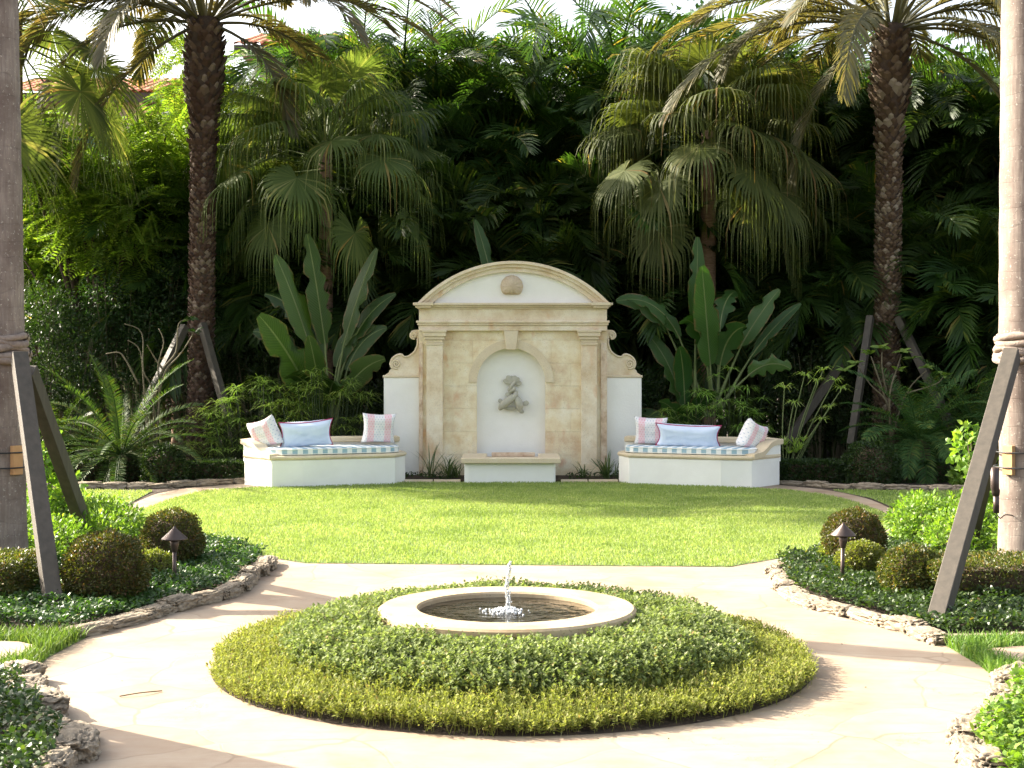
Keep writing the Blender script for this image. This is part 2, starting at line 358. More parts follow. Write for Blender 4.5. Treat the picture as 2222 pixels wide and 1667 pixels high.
def tile_mat():
    m, t, p, o = nodes('clay_tile'); v = coord(t)
    col = ramp(t, noise(t, v, 3.5, 3), [(.3,(.36,.10,.05)),(.5,(.50,.19,.09)),(.7,(.58,.30,.18))])
    t.links.new(col, p.inputs['Base Color']); p.inputs['Roughness'].default_value = .85; return m
M['tile'] = tile_mat()
def water_mat():
    m, t, p, o = nodes('fountain_water'); v = coord(t)
    p.inputs['Base Color'].default_value = (.012,.010,.006,1); p.inputs['Roughness'].default_value = .03; p.inputs['IOR'].default_value = 1.33
    p.inputs['Specular IOR Level'].default_value = .7
    ln = N(t, 'VectorMath'); ln.operation = 'LENGTH'; t.links.new(mixc(t, .16, v, noise(t, v, 7, 4, .6, 'Color')), ln.inputs[0])
    rp = math_(t, 'SINE', math_(t, 'MULTIPLY', ln.outputs['Value'], 75.0))
    h = math_(t, 'ADD', math_(t, 'MULTIPLY', rp, .5), math_(t, 'MULTIPLY', noise(t, v, 8, 3), 3.0))
    bump(t, p, h, .3, .007); return m
M['water'] = water_mat()
def jet_mat():
    m, t, p, o = nodes('splashing_water'); p.inputs['Base Color'].default_value = (.9,.93,.95,1)
    p.inputs['Roughness'].default_value = .08; p.inputs['Transmission Weight'].default_value = .8; p.inputs['IOR'].default_value = 1.33; return m
M['jet'] = jet_mat()
def foam_mat():
    m, t, p, o = nodes('water_drops'); p.inputs['Base Color'].default_value = (.85,.88,.9,1); p.inputs['Roughness'].default_value = .15
    p.inputs['Transmission Weight'].default_value = .3; p.inputs['IOR'].default_value = 1.33; return m
M['foam'] = foam_mat()
def stripe_mat(name, d):                                # cushion stripes run across direction d
    m, t, p, o = nodes(name); v = coord(t); dt = N(t, 'VectorMath'); dt.operation = 'DOT_PRODUCT'
    t.links.new(v, dt.inputs[0]); dt.inputs[1].default_value = (d[0], d[1], 0)
    fr = math_(t, 'FRACT', math_(t, 'DIVIDE', dt.outputs['Value'], .148))
    st = ramp(t, fr, [(0,(.82,.83,.82)),(.48,(.82,.83,.82)),(.52,(.30,.45,.54)),(.98,(.30,.45,.54))])
    t.links.new(mixc(t, .06, st, noise(t, v, 300, 1, .5, 'Color')), p.inputs['Base Color'])
    p.inputs['Roughness'].default_value = .9; bump(t, p, noise(t, v, 12, 4), .3, .02); return m
def pillow_pink():
    m, t, p, o = nodes('pink_printed_fabric'); uv = coord(t, 'UV'); s = t.nodes.new('ShaderNodeSeparateXYZ'); t.links.new(uv, s.inputs[0])
    u = s.outputs[0]
    band = ramp(t, math_(t, 'FRACT', math_(t, 'MULTIPLY_ADD', u, 2.0, 0.0)), [(.28,(0,0,0)),(.32,(1,1,1)),(.68,(1,1,1)),(.72,(0,0,0))])
    def dots(sc, off, size):
        x = math_(t, 'SUBTRACT', math_(t, 'FRACT', math_(t, 'MULTIPLY_ADD', u, sc, off)), .5)
        row = math_(t, 'MULTIPLY', s.outputs[1], sc)
        x = math_(t, 'SUBTRACT', math_(t, 'FRACT', math_(t, 'ADD', math_(t, 'MULTIPLY_ADD', u, sc, off), math_(t, 'MULTIPLY', math_(t, 'FLOOR', row), .5))), .5)
        y = math_(t, 'SUBTRACT', math_(t, 'FRACT', row), .5)
        r2 = math_(t, 'ADD', math_(t, 'MULTIPLY', x, x), math_(t, 'MULTIPLY', y, y))
        return ramp(t, r2, [(0,(1,1,1)),(size,(0,0,0))])
    base = mixc(t, math_(t, 'MULTIPLY', band, .55), (.78,.76,.76), (.80,.42,.48))
    base = mixc(t, math_(t, 'MULTIPLY', dots(12, 0, .05), .85), base, mixc(t, band, (.30,.38,.50), (.70,.12,.22)))
    t.links.new(base, p.inputs['Base Color']); p.inputs['Roughness'].default_value = .95
    bump(t, p, noise(t, coord(t), 14, 3), .3, .02); return m
M['pink'] = pillow_pink()
M['blue'] = plain('pale_blue_linen', (.60,.69,.84), .95, (.66,.74,.87), 8, .3, .015, 12)
M['piping'] = plain('magenta_piping', (.42,.035,.13), .8)
M['strL'] = stripe_mat('striped_fabric_a', (.93,.37)); M['strR'] = stripe_mat('striped_fabric_b', (.93,-.37))
# ------------------------------------------------------------------ ground, path, lawn
def sheet(name, poly, z, m, kind='structure'):
    p = [Vector((float(a), float(b))) for a, b in poly]; n = len(p)
    vs, es, fs, *_ = delaunay_2d_cdt(p, [(i, (i+1) % n) for i in range(n)], [], 1, 1e-6)
    g = G(); g.add([(v.x, v.y, z) for v in vs], [tuple(f) if (vs[f[1]]-vs[f[0]]).cross(vs[f[2]]-vs[f[0]]) > 0 else tuple(f)[::-1] for f in fs])
    o = part(name, g, m); o['kind'] = kind; return o
g = G(); g.add([(-400,-60,0),(400,-60,0),(400,700,0),(-400,700,0)], [(0,1,2,3)]); tag(part('ground', g, M['soil']), kind='structure')
path_px = [(60,1465),(105,1420),(190,1378),(300,1345),(400,1318),(500,1292),(545,1255),(580,1222),(545,1203),(470,1183),(400,1168)]
left = [gp(*p) for p in path_px]
lo_l = crom([gp(262,1103), gp(300,1083), gp(345,1066), gp(400,1056), gp(480,1049), gp(540,1046)], 5)
hid_l = crom([gp(400,1168), (-4.35,15.9), gp(262,1103)], 5)[1:-1]
right = [gp(*p) for p in [(2170,1480),(2120,1440),(2040,1395),(1930,1362),(1800,1330),(1730,1305),(1690,1270),(1665,1235),(1700,1215),(1780,1190),(1850,1172)]]
lo_r = crom([gp(1968,1124), gp(1925,1100), gp(1870,1077), gp(1790,1060), gp(1720,1052), gp(1680,1048)], 5)
hid_r = crom([gp(1850,1172), (4.2,16.0), gp(1968,1124)], 5)[1:-1]
path_poly = [(-2.1,4.0), gp(130,1659), gp(170,1610), gp(95,1560), gp(62,1510)] + crom(left, 4) + hid_l + lo_l + [(-1.6,22.35),(1.6,22.35)] + lo_r[::-1] + hid_r[::-1] + crom(right[::-1], 4) + [gp(2160,1540), gp(2090,1600), gp(2100,1659), (2.2,4.0)]
sheet('path', path_poly, .004, M['path'])
lawn_px_l = [(430,1170),(470,1185),(560,1203),(660,1218)]
lawn_poly = [gp(660,1218), gp(1575,1226), gp(1680,1208), gp(1770,1190), (3.75,15.3)] + crom([(4.15,16.3), gp(1925,1120), gp(1880,1099), gp(1800,1074), gp(1700,1060)], 5) + [(1.6,22.15),(-1.6,22.15)] + crom([gp(540,1055), gp(450,1062), gp(390,1074), gp(330,1094), gp(292,1112), (-4.25,16.3)], 5) + [(-3.8,15.4), gp(470,1185), gp(560,1203)]
sheet('lawn', lawn_poly, .008, M['lawn'])
sideL = [(-9, 21.2), gp(110,1058), gp(330,1062), gp(290,1083), gp(250,1103), (-4.9,16.2), (-9,16)]
sideR = [gp(1968+20,1124), gp(1935,1100), gp(1880,1077), gp(1800,1061), gp(2090,1063), (9,20.8), (9,16), (5,16)]
sheet('lawn', sideL, .008, M['lawn']); sheet('lawn', sideR, .008, M['lawn'])
nearL = [gp(-60,1375), gp(110,1378), gp(185,1380), gp(105,1422), gp(55,1467), gp(-60,1475)]
nearR = [gp(2042,1397), gp(2130,1392), gp(2280,1385), gp(2280,1475), gp(2165,1482), gp(2118,1442)]
sheet('lawn', nearL, .008, M['lawn']); sheet('lawn', nearR, .008, M['lawn'])
def blades(poly, dens, h, wd, mat_, name='grass', lean=.5, z=.006, edge=0):
    n = int(polyarea(poly)*dens); P = polysample(poly, n)
    pat = np.array([mnoise.noise((p[0]*1.3, p[1]*1.3, 0)) for p in P[:n:1]]) if n < 400000 else np.zeros(n)
    H = h*rng.uniform(.6,1.15,n)*(1+.25*pat); a = rng.uniform(0,2*np.pi,n); l = rng.normal(0,lean,n)
    b = rng.uniform(0,2*np.pi,n)
    base = np.c_[P, np.full(n,z)]; side = np.c_[np.cos(a), np.sin(a), np.zeros(n)]*(wd/2)
    ln = np.c_[np.cos(b), np.sin(b), np.zeros(n)]*(l*H)[:,None]
    mid = base + ln*.35 + np.c_[np.zeros((n,2)), H*.6]; tip = base + ln + np.c_[np.zeros((n,2)), H*.95]
    V = np.stack([base-side, base+side, mid+side*.8, mid-side*.8, tip+side*.15, tip-side*.15], 1).reshape(-1,3)
    o = np.arange(n)[:,None]*6
    Fc = np.concatenate([o+np.array([0,1,2,3]), o+np.array([3,2,4,5])])
    g = G(); g.add(V, Fc); ob = part(name, g, mat_); tag(ob, kind='stuff'); return ob
o = blades(lawn_poly, 2600, .034, .008, M['blade']); tag(o, 'short mown bright green lawn grass in the rounded central lawn', 'grass')
o = blades(sideL, 1500, .034, .010, M['blade']); tag(o, 'mown grass beyond the curved stone strip on the left', 'grass')
o = blades(sideR, 1500, .034, .010, M['blade']); tag(o, 'mown grass beyond the curved stone strip on the right', 'grass')
slabL = [gp(-60,1398), gp(40,1400), gp(78,1408), gp(55,1430), gp(-60,1448)]
slabR = [gp(2128,1416), gp(2200,1410), gp(2290,1408), gp(2290,1445), gp(2180,1440)]
def minus(poly, hole, fn): pass
def blades_hole(poly, hole, **k):
    g0 = globals()['polysample']
    def ps(p, n): q = g0(p, n*2); q = q[~inpoly(q, hole)]; return q[:n] if len(q) >= n else np.concatenate([q, q])[:n]
    globals()['polysample'] = ps; o = blades(poly, **k); globals()['polysample'] = g0; return o
o = blades_hole(nearL, slabL, dens=3000, h=.10, wd=.009, mat_=M['blade2']); tag(o, 'longer grass at the left edge of the round path', 'grass')
o = blades_hole(nearR, slabR, dens=3000, h=.10, wd=.009, mat_=M['blade2']); tag(o, 'longer grass at the right edge of the round path', 'grass')
for sp, lb in ((slabL, 'pale stepping slab in the grass at the left edge'), (slabR, 'pale stepping slab in the grass at the right edge')):
    g = G(); g.prism(sp, .009, .045); tag(part('stepping_slab', g, M['path'], bevel=.006), lb, 'paving slab')
soilp = [(-1.75,22.35),(1.75,22.35),(1.9,23.3),(-1.9,23.3)]
g = G(); g.prism(soilp, .0, .035); tag(part('planting_soil', g, M['soil']), kind='structure')
kk = 0
for xs in ((-1.62,-1.2),(-1.18,-.78),(.74,1.14),(1.16,1.6)):
    g = G(); g.box(xs[0], xs[1], 22.25, 22.36, .0, .042); kk += 1
    tag(part('kerb_stone', g, M['cap'], bevel=.006), ['pale kerb stone beside the left bench','pale kerb stone at the left of the stone basin','pale kerb stone at the right of the stone basin','pale kerb stone beside the right bench'][kk-1], 'kerb stone')
# ------------------------------------------------------------------ foliage generators
def leaves(g, P, D, Nn, L, W, kind=0):
    """kind 0 diamond leaf (1 quad), 1 six point leaf (3 quads)"""
    n = len(P); D = unit(D); S = unit(np.cross(Nn, D)); U = np.cross(D, S)
    L = np.broadcast_to(L, (n,))[:,None]; W = np.broadcast_to(W, (n,))[:,None]
    if kind == 0:
        V = np.stack([P, P+D*L*.45+S*W*.5+U*L*.06, P+D*L, P+D*L*.45-S*W*.5+U*L*.06], 1).reshape(-1,3)
        g.add(V, np.arange(n)[:,None]*4+np.array([0,1,2,3]))
    else:
        st = [(0,.1,0),(.3,.5,.08),(.7,.42,.07),(1,.04,-.06)]; V = []
        for l, w_, u in st: V += [P+D*L*l+S*W*w_+U*L*u, P+D*L*l-S*W*w_+U*L*u]
        V = np.stack(V, 1).reshape(-1,3); o = np.arange(n)[:,None]*8
        g.add(V, np.concatenate([o+np.array([0,2,3,1]), o+np.array([2,4,5,3]), o+np.array([4,6,7,5])]))
def frond(g, L, az, el, curl, n, ll, wd, va=.35, dr=.15, roll=0, o=(0,0,0), st=.12, rw=.012, fw=(1.15,.45), pw=1.25):
    K = 14; t = np.linspace(0,1,K); a = el - curl*t**pw
    ca, sa = math.cos(az), math.sin(az)
    T = np.c_[np.cos(a)*ca, np.cos(a)*sa, np.sin(a)]
    P = np.concatenate([[np.zeros(3)], np.cumsum((T[1:]+T[:-1])/2*L/(K-1), 0)]) + np.array(o)
    S0 = np.array([-sa, ca, 0.0]); U = np.cross(T, np.tile(S0,(K,1))); U *= -1
    U = unit(np.cross(np.tile(S0,(K,1)), T)*-1); U[U[:,2]<0] *= 1
    U = unit(np.cross(T, S0)); 
    rr = roll*t
    S = S0*np.cos(rr)[:,None] + U*np.sin(rr)[:,None]; U = np.cross(T, S)
    rad = rw*(1-.85*t)+.002
    V = np.stack([P+S*rad[:,None], P+U*rad[:,None], P-S*rad[:,None], P-U*rad[:,None]*.6], 1).reshape(-1,3)
    idx = [(i*4+k, i*4+(k+1)%4, (i+1)*4+(k+1)%4, (i+1)*4+k) for i in range(K-1) for k in range(4)]
    g.add(V, np.array(idx))
    ti = np.tile(np.linspace(st, .995, n), 2); sg = np.r_[np.ones(n), -np.ones(n)]; ti = ti + rng.normal(0,.004,2*n); ti = np.clip(ti,0,1)
    def ip(A): return np.stack([np.interp(ti, t, A[:,k]) for k in range(3)], 1)
    p, Tt, Ss, Uu = ip(P), unit(ip(T)), unit(ip(S)), unit(ip(U))
    # profile: longest near 40 %
    s = np.clip((ti-st)/(1-st),0,1); prof = np.clip(.45+1.7*s**.6*(1-s)**.75, .3, 1)*np.where(s>.9, 1-(s-.9)*4, 1)
    fwd = fw[0]+(fw[1]-fw[0])*s + rng.normal(0,.05,2*n); v = va + rng.normal(0,.10,2*n)
    d = Tt*np.cos(fwd)[:,None] + (Ss*(sg*np.cos(v))[:,None] + Uu*np.sin(v)[:,None])*np.sin(fwd)[:,None]
    l = ll*prof*rng.uniform(.92,1.05,2*n); W = unit(Tt - d*(Tt*d).sum(1)[:,None])*(wd/2)
    dn = np.zeros((2*n,3)); dn[:,2] = -1
    m = p + d*(l*.5)[:,None] + dn*(dr*l*.25)[:,None]; e = p + d*(l*.93)[:,None] + dn*(dr*l*1.0)[:,None]
    V = np.stack([p-W*.5, p+W*.5, m+W, m-W, e+W*.12, e-W*.12], 1).reshape(-1,3); oo = np.arange(2*n)[:,None]*6
    g.add(V, np.concatenate([oo+np.array([0,1,2,3]), oo+np.array([3,2,4,5])]))
    return P
def fanleaf(g, H, az, el, Rr, nseg=54, span=2.6, droop=1.0, roll=0):
    """costapalmate fan leaf, tips hanging"""
    ca, sa = math.cos(az), math.sin(az); O = np.array([math.cos(el)*ca, math.cos(el)*sa, math.sin(el)])
    S = np.array([-sa, ca, 0.0]); U = np.cross(O, S); S, U = S*math.cos(roll)+U*math.sin(roll), U*math.cos(roll)-S*math.sin(roll)
    ph = np.linspace(-span, span, nseg)+rng.normal(0,.012,nseg); dph = 2*span/nseg
    d = np.cos(ph)[:,None]*O + np.sin(ph)[:,None]*S - (np.abs(np.sin(ph))*.12)[:,None]*U
    d = unit(d); tan = unit(-np.sin(ph)[:,None]*O + np.cos(ph)[:,None]*S)
    rs = np.array([.0,.22,.42,.60,.8,1.05,1.3]); bend = np.array([0,0,.04,.22,.62,.95,1.0])*droop
    down = np.array([0,0,-1.0]); R_ = Rr*(1-.28*np.abs(ph)/span)*rng.uniform(.9,1.06,nseg)
    pos = np.tile(np.asarray(H,float),(nseg,1)); V = []
    jit = rng.uniform(.8,1.25,nseg)[:,None]
    for k in range(len(rs)):
        if k:
            b = np.clip(bend[k]*jit,0,1); dd = unit(d*(1-b)+down*b); pos = pos + dd*((rs[k]-rs[k-1])*R_)[:,None]
        r = rs[k]; wv = min(r, .46)*dph*Rr*.52 if r <= .5 else max(.46*dph*Rr*.46*(1.1-r)/.68, .003)
        lift = (.012 if True else 0)*((np.arange(nseg)%2)*2-1)[:,None]*U*min(r*2,1)*Rr*.35
        V += [pos+tan*wv+lift, pos-tan*wv-lift*.2]
    V = np.stack(V,1).reshape(-1,3); o = np.arange(nseg)[:,None]*(2*len(rs))
    g.add(V, np.concatenate([o+np.array([2*k,2*k+2,2*k+3,2*k+1]) for k in range(len(rs)-1)]))
def make_fan_palm(name, label, H, rt, nl=44, Rr=.85, pet=1.1, rad=.12, group=None, trunkmat='palmbark', lo=-1.15, lean=(0,0), droop=1):
    t = thing(name, label, 'palm', group=group)
    pts = [(lean[0]*(k/8)**2, lean[1]*(k/8)**2, H*k/8) for k in range(9)]
    g = G(); rr = [rad*1.25]+[rad]*7+[rad*.9]; g.tube(pts, rr, 14); part('trunk', g, M[trunkmat], t, smooth=True)
    g = G(); top = np.array([lean[0],lean[1],H])
    for i in range(nl):
        f = i/(nl-1); az = i*2.39996+rng.normal(0,.15); el = 1.35-(1.35-lo)*f**.9 + rng.normal(0,.1)
        Lp = pet*rng.uniform(.8,1.15)*(.75+.35*f); o0 = top+np.array([0,0,-f*.55])
        d0 = np.array([math.cos(el)*math.cos(az), math.cos(el)*math.sin(az), math.sin(el)])
        el2 = el-.35-.25*f; d1 = np.array([math.cos(el2)*math.cos(az), math.cos(el2)*math.sin(az), math.sin(el2)])
        m_ = o0+d0*Lp*.55; H_ = m_+d1*Lp*.45
        g.tube([tuple(o0), tuple(m_), tuple(H_)], [.02,.014,.01], 4, cap=False)
        fanleaf(g, H_, az, el2-.15-.25*max(0,f-.3), Rr*rng.uniform(.85,1.12), droop=droop*(.75+.4*f), roll=rng.normal(0,.3))
    part('crown', g, M['fan'], t); return t
def make_areca(name, label, H, canes=9, fr=7, Lf=2.1, spread=.8, group=None, cat='palm'):
    t = thing(name, label, cat, group=group); gs = G(); g = G()
    for c in range(canes):
        a = c*2.4+rng.normal(0,.3); r0 = rng.uniform(.05,.35); h = H*rng.uniform(.45,.98); ln = spread*rng.uniform(.2,1)*h/H
        p = [(math.cos(a)*(r0+ln*(k/5)**1.6), math.sin(a)*(r0+ln*(k/5)**1.6), h*.78*k/5) for k in range(6)]
        gs.tube(p, [.045]*5+[.035], 7)
        for k in range(fr):
            az = a+k*2.39996+rng.normal(0,.25); f = k/fr; el = 1.35-.75*f+rng.normal(0,.1)
            frond(g, 1.15*Lf*rng.uniform(.8,1.1), az, el, 1.5+.5*f+rng.normal(0,.15), 40, .58, .032, va=.55, dr=.25, roll=rng.normal(0,.5), o=p[-1], rw=.02, st=.16)
    part('stems', gs, M['stem'], t, smooth=True); part('fronds', g, M['areca'], t); return t
def make_date_palm(name, label, H, lean, crown_fr, headr=.37, Lf=3.4):
    t = thing(name, label, 'palm')
    pts = [(lean[0]*(k/10), lean[1]*(k/10), H*k/10) for k in range(11)]
    def ax(z): return lean[0]*z/H, lean[1]*z/H
    def rad(z):
        u = z/H
        return .20 if u < .79 else (.20+.115*min(1,(u-.79)/.05) if u < .94 else .315-.04*(u-.94)/.06)
    g = G(); zz = np.linspace(0,H,40); g.tube([(*ax(z), z) for z in zz], [rad(z)*.93 for z in zz], 16)
    tr = part('trunk', g, M['darkbark'], t, smooth=True)
    g = G(); n = 0; z = .1
    while z < H*.985:                                   # spiral of cut leaf bases
        big = z > H*.72; step = .10 if not big else .15; m = 14 if not big else 11
        for k in range(m):
            a = 2*math.pi*(k+(n%2)*.5)/m + rng.normal(0,.04); r = rad(z); cx, cy = ax(z)
            s = (.105 if not big else .15)*rng.uniform(.5,1.35); a += rng.normal(0,.07); d = Vector((math.cos(a), math.sin(a), 0)); sd = Vector((-d.y, d.x, 0)); up = Vector((0,0,1))
            c0 = Vector((cx,cy,z+rng.normal(0,.012)))+d*r*.9; out = (d*(.045 if not big else .075)*rng.uniform(.6,1.3)+up*(.035 if not big else .07))
            V = [c0-sd*s/2, c0+up*-s*.42, c0+sd*s/2, c0+up*s*.3, c0-sd*s*.33+out, c0-up*s*.18+out, c0+sd*s*.33+out, c0+up*s*.22+out]
            g.add([tuple(v) for v in V], [(4,5,6,7),(0,1,5,4),(1,2,6,5),(2,3,7,6),(3,0,4,7)])
        z += step*.62; n += 1
    part('leaf_base_cover', g, M['boot'], tr)
    g = G(); top = (lean[0], lean[1], H-.1)
    for (az, el, curl, Lm, roll) in crown_fr:
        frond(g, Lf*Lm, az, el, curl, 84, .52, .033, va=.35, dr=.28, roll=roll, o=(top[0]+.18*math.cos(az), top[1]+.18*math.sin(az), top[2]+.1*math.sin(el)), st=.20, rw=.035, fw=(1.0,.38), pw=1.15)
    part('fronds', g, M['date'], t); return t
def leafcloud(g, blobs, n, L, W, kind=0, out=.8, shell=.35, gap=0.0, flat=.3, noise_s=1.6, amp=.25):
    """leaves gathered near the surface of overlapping ellipsoids"""
    vol = np.array([b[3]*b[4]*b[5] for b in blobs])**(2/3); vol /= vol.sum()
    for (cx,cy,cz,rx,ry,rz), f in zip(blobs, vol):
        k = int(n*f); d = rdir(k); r = 1-np.abs(rng.normal(0,shell,k)); r = np.clip(r, .1, 1.15)
        nz = np.array([mnoise.noise((v[0]*noise_s+cx*3.1, v[1]*noise_s+cy*1.7, v[2]*noise_s+cz*2.3)) for v in d])
        r = r*(1+amp*nz); P = d*r[:,None]*np.array([rx,ry,rz])+np.array([cx,cy,cz])
        if gap > 0:
            nz2 = np.array([mnoise.noise((p[0]*1.4, p[1]*1.4, p[2]*1.4)) for p in P]); kp = (nz2 > -1+gap) ; P, d = P[kp], d[kp]
        kp = P[:,2] > .01; P, d = P[kp], d[kp]; k = len(P)
        D = unit(d*out + rng.normal(0,.6,(k,3))); Nn = unit(rng.normal(0,.6,(k,3))+d*.5+np.array([0,0,flat]))
        leaves(g, P, D, Nn, L*rng.uniform(.7,1.25,k), W*rng.uniform(.7,1.25,k), kind)
def sprigcloud(g, blobs, n, L=.32, nl=9, ll=.075, lw=.03, sh=.3):
    """pinnate sprigs for airy crowns"""
    vol = np.array([b[3]*b[4]*b[5] for b in blobs])**(2/3); vol /= vol.sum()
    for (cx,cy,cz,rx,ry,rz), f in zip(blobs, vol):
        k = int(n*f); d = rdir(k); r = np.clip(1-np.abs(rng.normal(0,sh,k)),.1,1.1)
        nz = np.array([mnoise.noise((v[0]*2.2+cx, v[1]*2.2, v[2]*2.2+cz)) for v in d]); r *= 1+.4*nz
        P = d*r[:,None]*np.array([rx,ry,rz])+np.array([cx,cy,cz])
        D = unit(d*.7+rng.normal(0,.5,(k,3))+np.array([0,0,-.25])); Nn = unit(rng.normal(0,.4,(k,3))+np.array([0,0,1.]))
        S = unit(np.cross(Nn,D)); U = np.cross(D,S)
        PP=[];DD=[];NN=[]
        for j in range(nl):
            tt = (j+1)/nl; base = P+D*L*tt-U*0-np.array([0,0,1.])*(.12*L*tt*tt)
            for sg in (-1,1):
                PP.append(base); DD.append(unit(D*.55+S*sg)); NN.append(Nn)
        PP=np.concatenate(PP);DD=np.concatenate(DD);NN=np.concatenate(NN); kk=len(PP)
        leaves(g, PP, DD, NN, ll*rng.uniform(.8,1.2,kk), lw)
# ------------------------------------------------------------------ the wall fountain
MY = 23.2; MS = F/MY
def mx(px): return (px-CX)/MS
def mz(py): return CAMH-(py-HY)/MS
mon = thing('fountain_wall', 'tall limestone and white plaster garden wall fountain with arched pediment and niche', 'wall fountain', (0,MY,0))
xo = mx(1309)-.0; xl = mx(905); xr = mx(1311); nh = .54; ncx = mx(1104); spring = mz(752)-nh; ztop = mz(715)
# local y: 0 is the front of the wall face, negative towards the lawn
g = G(); TH = .45
g.box(xl, ncx-nh, 0, TH, 0, ztop); g.box(ncx+nh, xr, 0, TH, 0, ztop)
K = 20; an = [math.pi-math.pi*i/K for i in range(K+1)]
for i in range(K):
    x0, z0 = ncx+nh*math.cos(an[i]), spring+nh*math.sin(an[i]); x1, z1 = ncx+nh*math.cos(an[i+1]), spring+nh*math.sin(an[i+1])
    g.xz([(x0,z0),(x1,z1),(x1,ztop),(x0,ztop)], 0, TH)
part('back_wall', g, M['limewall'], mon)
g = G(); g.box(ncx-nh-.02, ncx+nh+.02, .14, .43, .0, mz(752)+.02); part('niche', g, M['white'], mon)
g = G()                                                 # archivolt, proud ring
for i in range(K):
    a0, a1 = an[i], an[i+1]
    g.xz([(ncx+r*math.cos(a), spring+r*math.sin(a)) for r, a in ((nh-.002,a0),(nh-.002,a1),(nh+.13,a1),(nh+.13,a0))], -.022, .02)
part('archivolt', g, M['cap'], mon)
g = G(); g.xz([(ncx-.075,mz(753)-.02),(ncx+.075,mz(753)-.02),(ncx+.115,ztop+.0),(ncx-.115,ztop+.0)], -.075, .03); part('keystone', g, M['cap'], mon, bevel=.008)
for sx, (a, b) in ((-1,(922,957)), (1,(1255,1289))):    # pilasters
    x0, x1 = mx(a), mx(b); z0, z1 = .22, mz(741)
    g = G(); g.box(x0, x1, -.10, -.002, z0, z1); pi = part('pilaster', g, M['lime'], mon, bevel=.006)
    g = G(); 
    for e, u, v in ((.012, mz(746), mz(741)), (.0,mz(741),mz(734)), (.025,mz(734),mz(727)), (.05,mz(727),mz(718)), (.065,mz(718),mz(713))):
        g.box(x0-e, x1+e, -.103-e, -.004, u+.001, v)
    part('capital', g, M['cap'], pi, bevel=.005)
    g = G(); g.box(x0-.05, x1+.05, -.16, -.004, 0, .13); g.box(x0-.035, x1+.035, -.14, -.005, .131, .17); g.box(x0-.018, x1+.018, -.12, -.006, .171, .219); part('base', g, M['cap'], pi, bevel=.008)
    e0, e1 = (xl, x0-.06) if sx < 0 else (x1+.06, xr)   # rough edge strip beside the pilaster
    g = G(); g.box(e0+.002, e1, -.035, -.001, 0, mz(741)); part('edge_strip', g, M['limerough'], mon, bevel=.006)
g = G(); g.box(xl-.0, xr+.0, -.075, TH, ztop+.001, mz(703)); g.box(xl-.02, xr+.02, -.10, TH+.02, mz(703)+.001, mz(698)); g.box(xl-.035, xr+.035, -.125, TH+.02, mz(698)+.001, mz(693))
part('architrave', g, M['lime'], mon, bevel=.006)
g = G(); g.box(xl+.004, xr-.004, -.07, TH-.01, mz(693)+.001, mz(668)); part('frieze', g, M['lime'], mon)
g = G()
g.box(xl-.02, xr+.02, -.10, TH+.02, mz(668)+.001, mz(664)); g.box(xl-.05, xr+.05, -.135, TH+.03, mz(664)+.001, mz(660)); g.box(xl-.085, xr+.085, -.17, TH+.04, mz(660)+.001, mz(655))
for a, b in ((895,937),(1276,1317)):                    # projecting ends of the cornice
    g.box(mx(a)+.03, mx(b)-.03, -.19, -.171, mz(666), mz(661)-.001); g.box(mx(a), mx(b), -.22, -.172, mz(661), mz(654.5))
part('cornice', g, M['cap'], mon, bevel=.005)
ch = 1.50; zc = mz(655); rise = mz(565)-zc; RR = (ch*ch+rise*rise)/(2*rise); cz = zc+rise-RR; a0 = math.asin(ch/RR); ccx = mx(1109)
g = G(); n = 40
for i in range(n):
    p, q = -a0+2*a0*i/n, -a0+2*a0*(i+1)/n
    for r0, r1, y0 in ((RR-.165,RR-.095,-.06),(RR-.095,RR-.045,-.10),(RR-.045,RR,-.15)):
        pt = [(ccx+r*math.sin(a), max(zc+.001, cz+r*math.cos(a))) for r, a in ((r0,p),(r0,q),(r1,q),(r1,p))]
        if abs(pt[0][0]-pt[1][0]) > 1e-3: g.xz(pt, y0, TH)
part('pediment_arch', g, M['lime'], mon)
g = G(); pts = [(ccx+(RR-.15)*math.sin(a), cz+(RR-.15)*math.cos(a)) for a in np.linspace(-a0*.96,a0*.96,40)]
pts = [p for p in pts if p[1] > zc+.001]; g.xz([(pts[0][0], zc+.001)]+pts+[(pts[-1][0], zc+.001)], .0, TH-.01); part('tympanum', g, M['white'], mon)
# scallop shell
g = G(); nr, na = 10, 49; V = []
sx0, sz0 = mx(1105.5), mz(619)-.04
for i in range(nr+1):
    r = i/nr
    for j in range(na):
        a = -math.pi+2*math.pi*j/(na-1); rb = 1+.012*math.cos(j*math.pi/2.0)*r
        ex = math.sin(a)*.178*r*rb; ez = .178*r*rb*max(math.cos(a), -.72)
        bulge = .10*math.sqrt(max(0, 1-(r*.96)**2))*(1+.0*a)+.008*math.cos(j*math.pi/2.0)*r
        V.append((sx0+ex, -.02-bulge if r < 1 else .001, sz0+.04+ez))
g.add(V, [(i*na+j, i*na+j+1, (i+1)*na+j+1, (i+1)*na+j) for i in range(nr) for j in range(na-1)])
part('shell_ornament', g, M['shell'], mon, smooth=True)
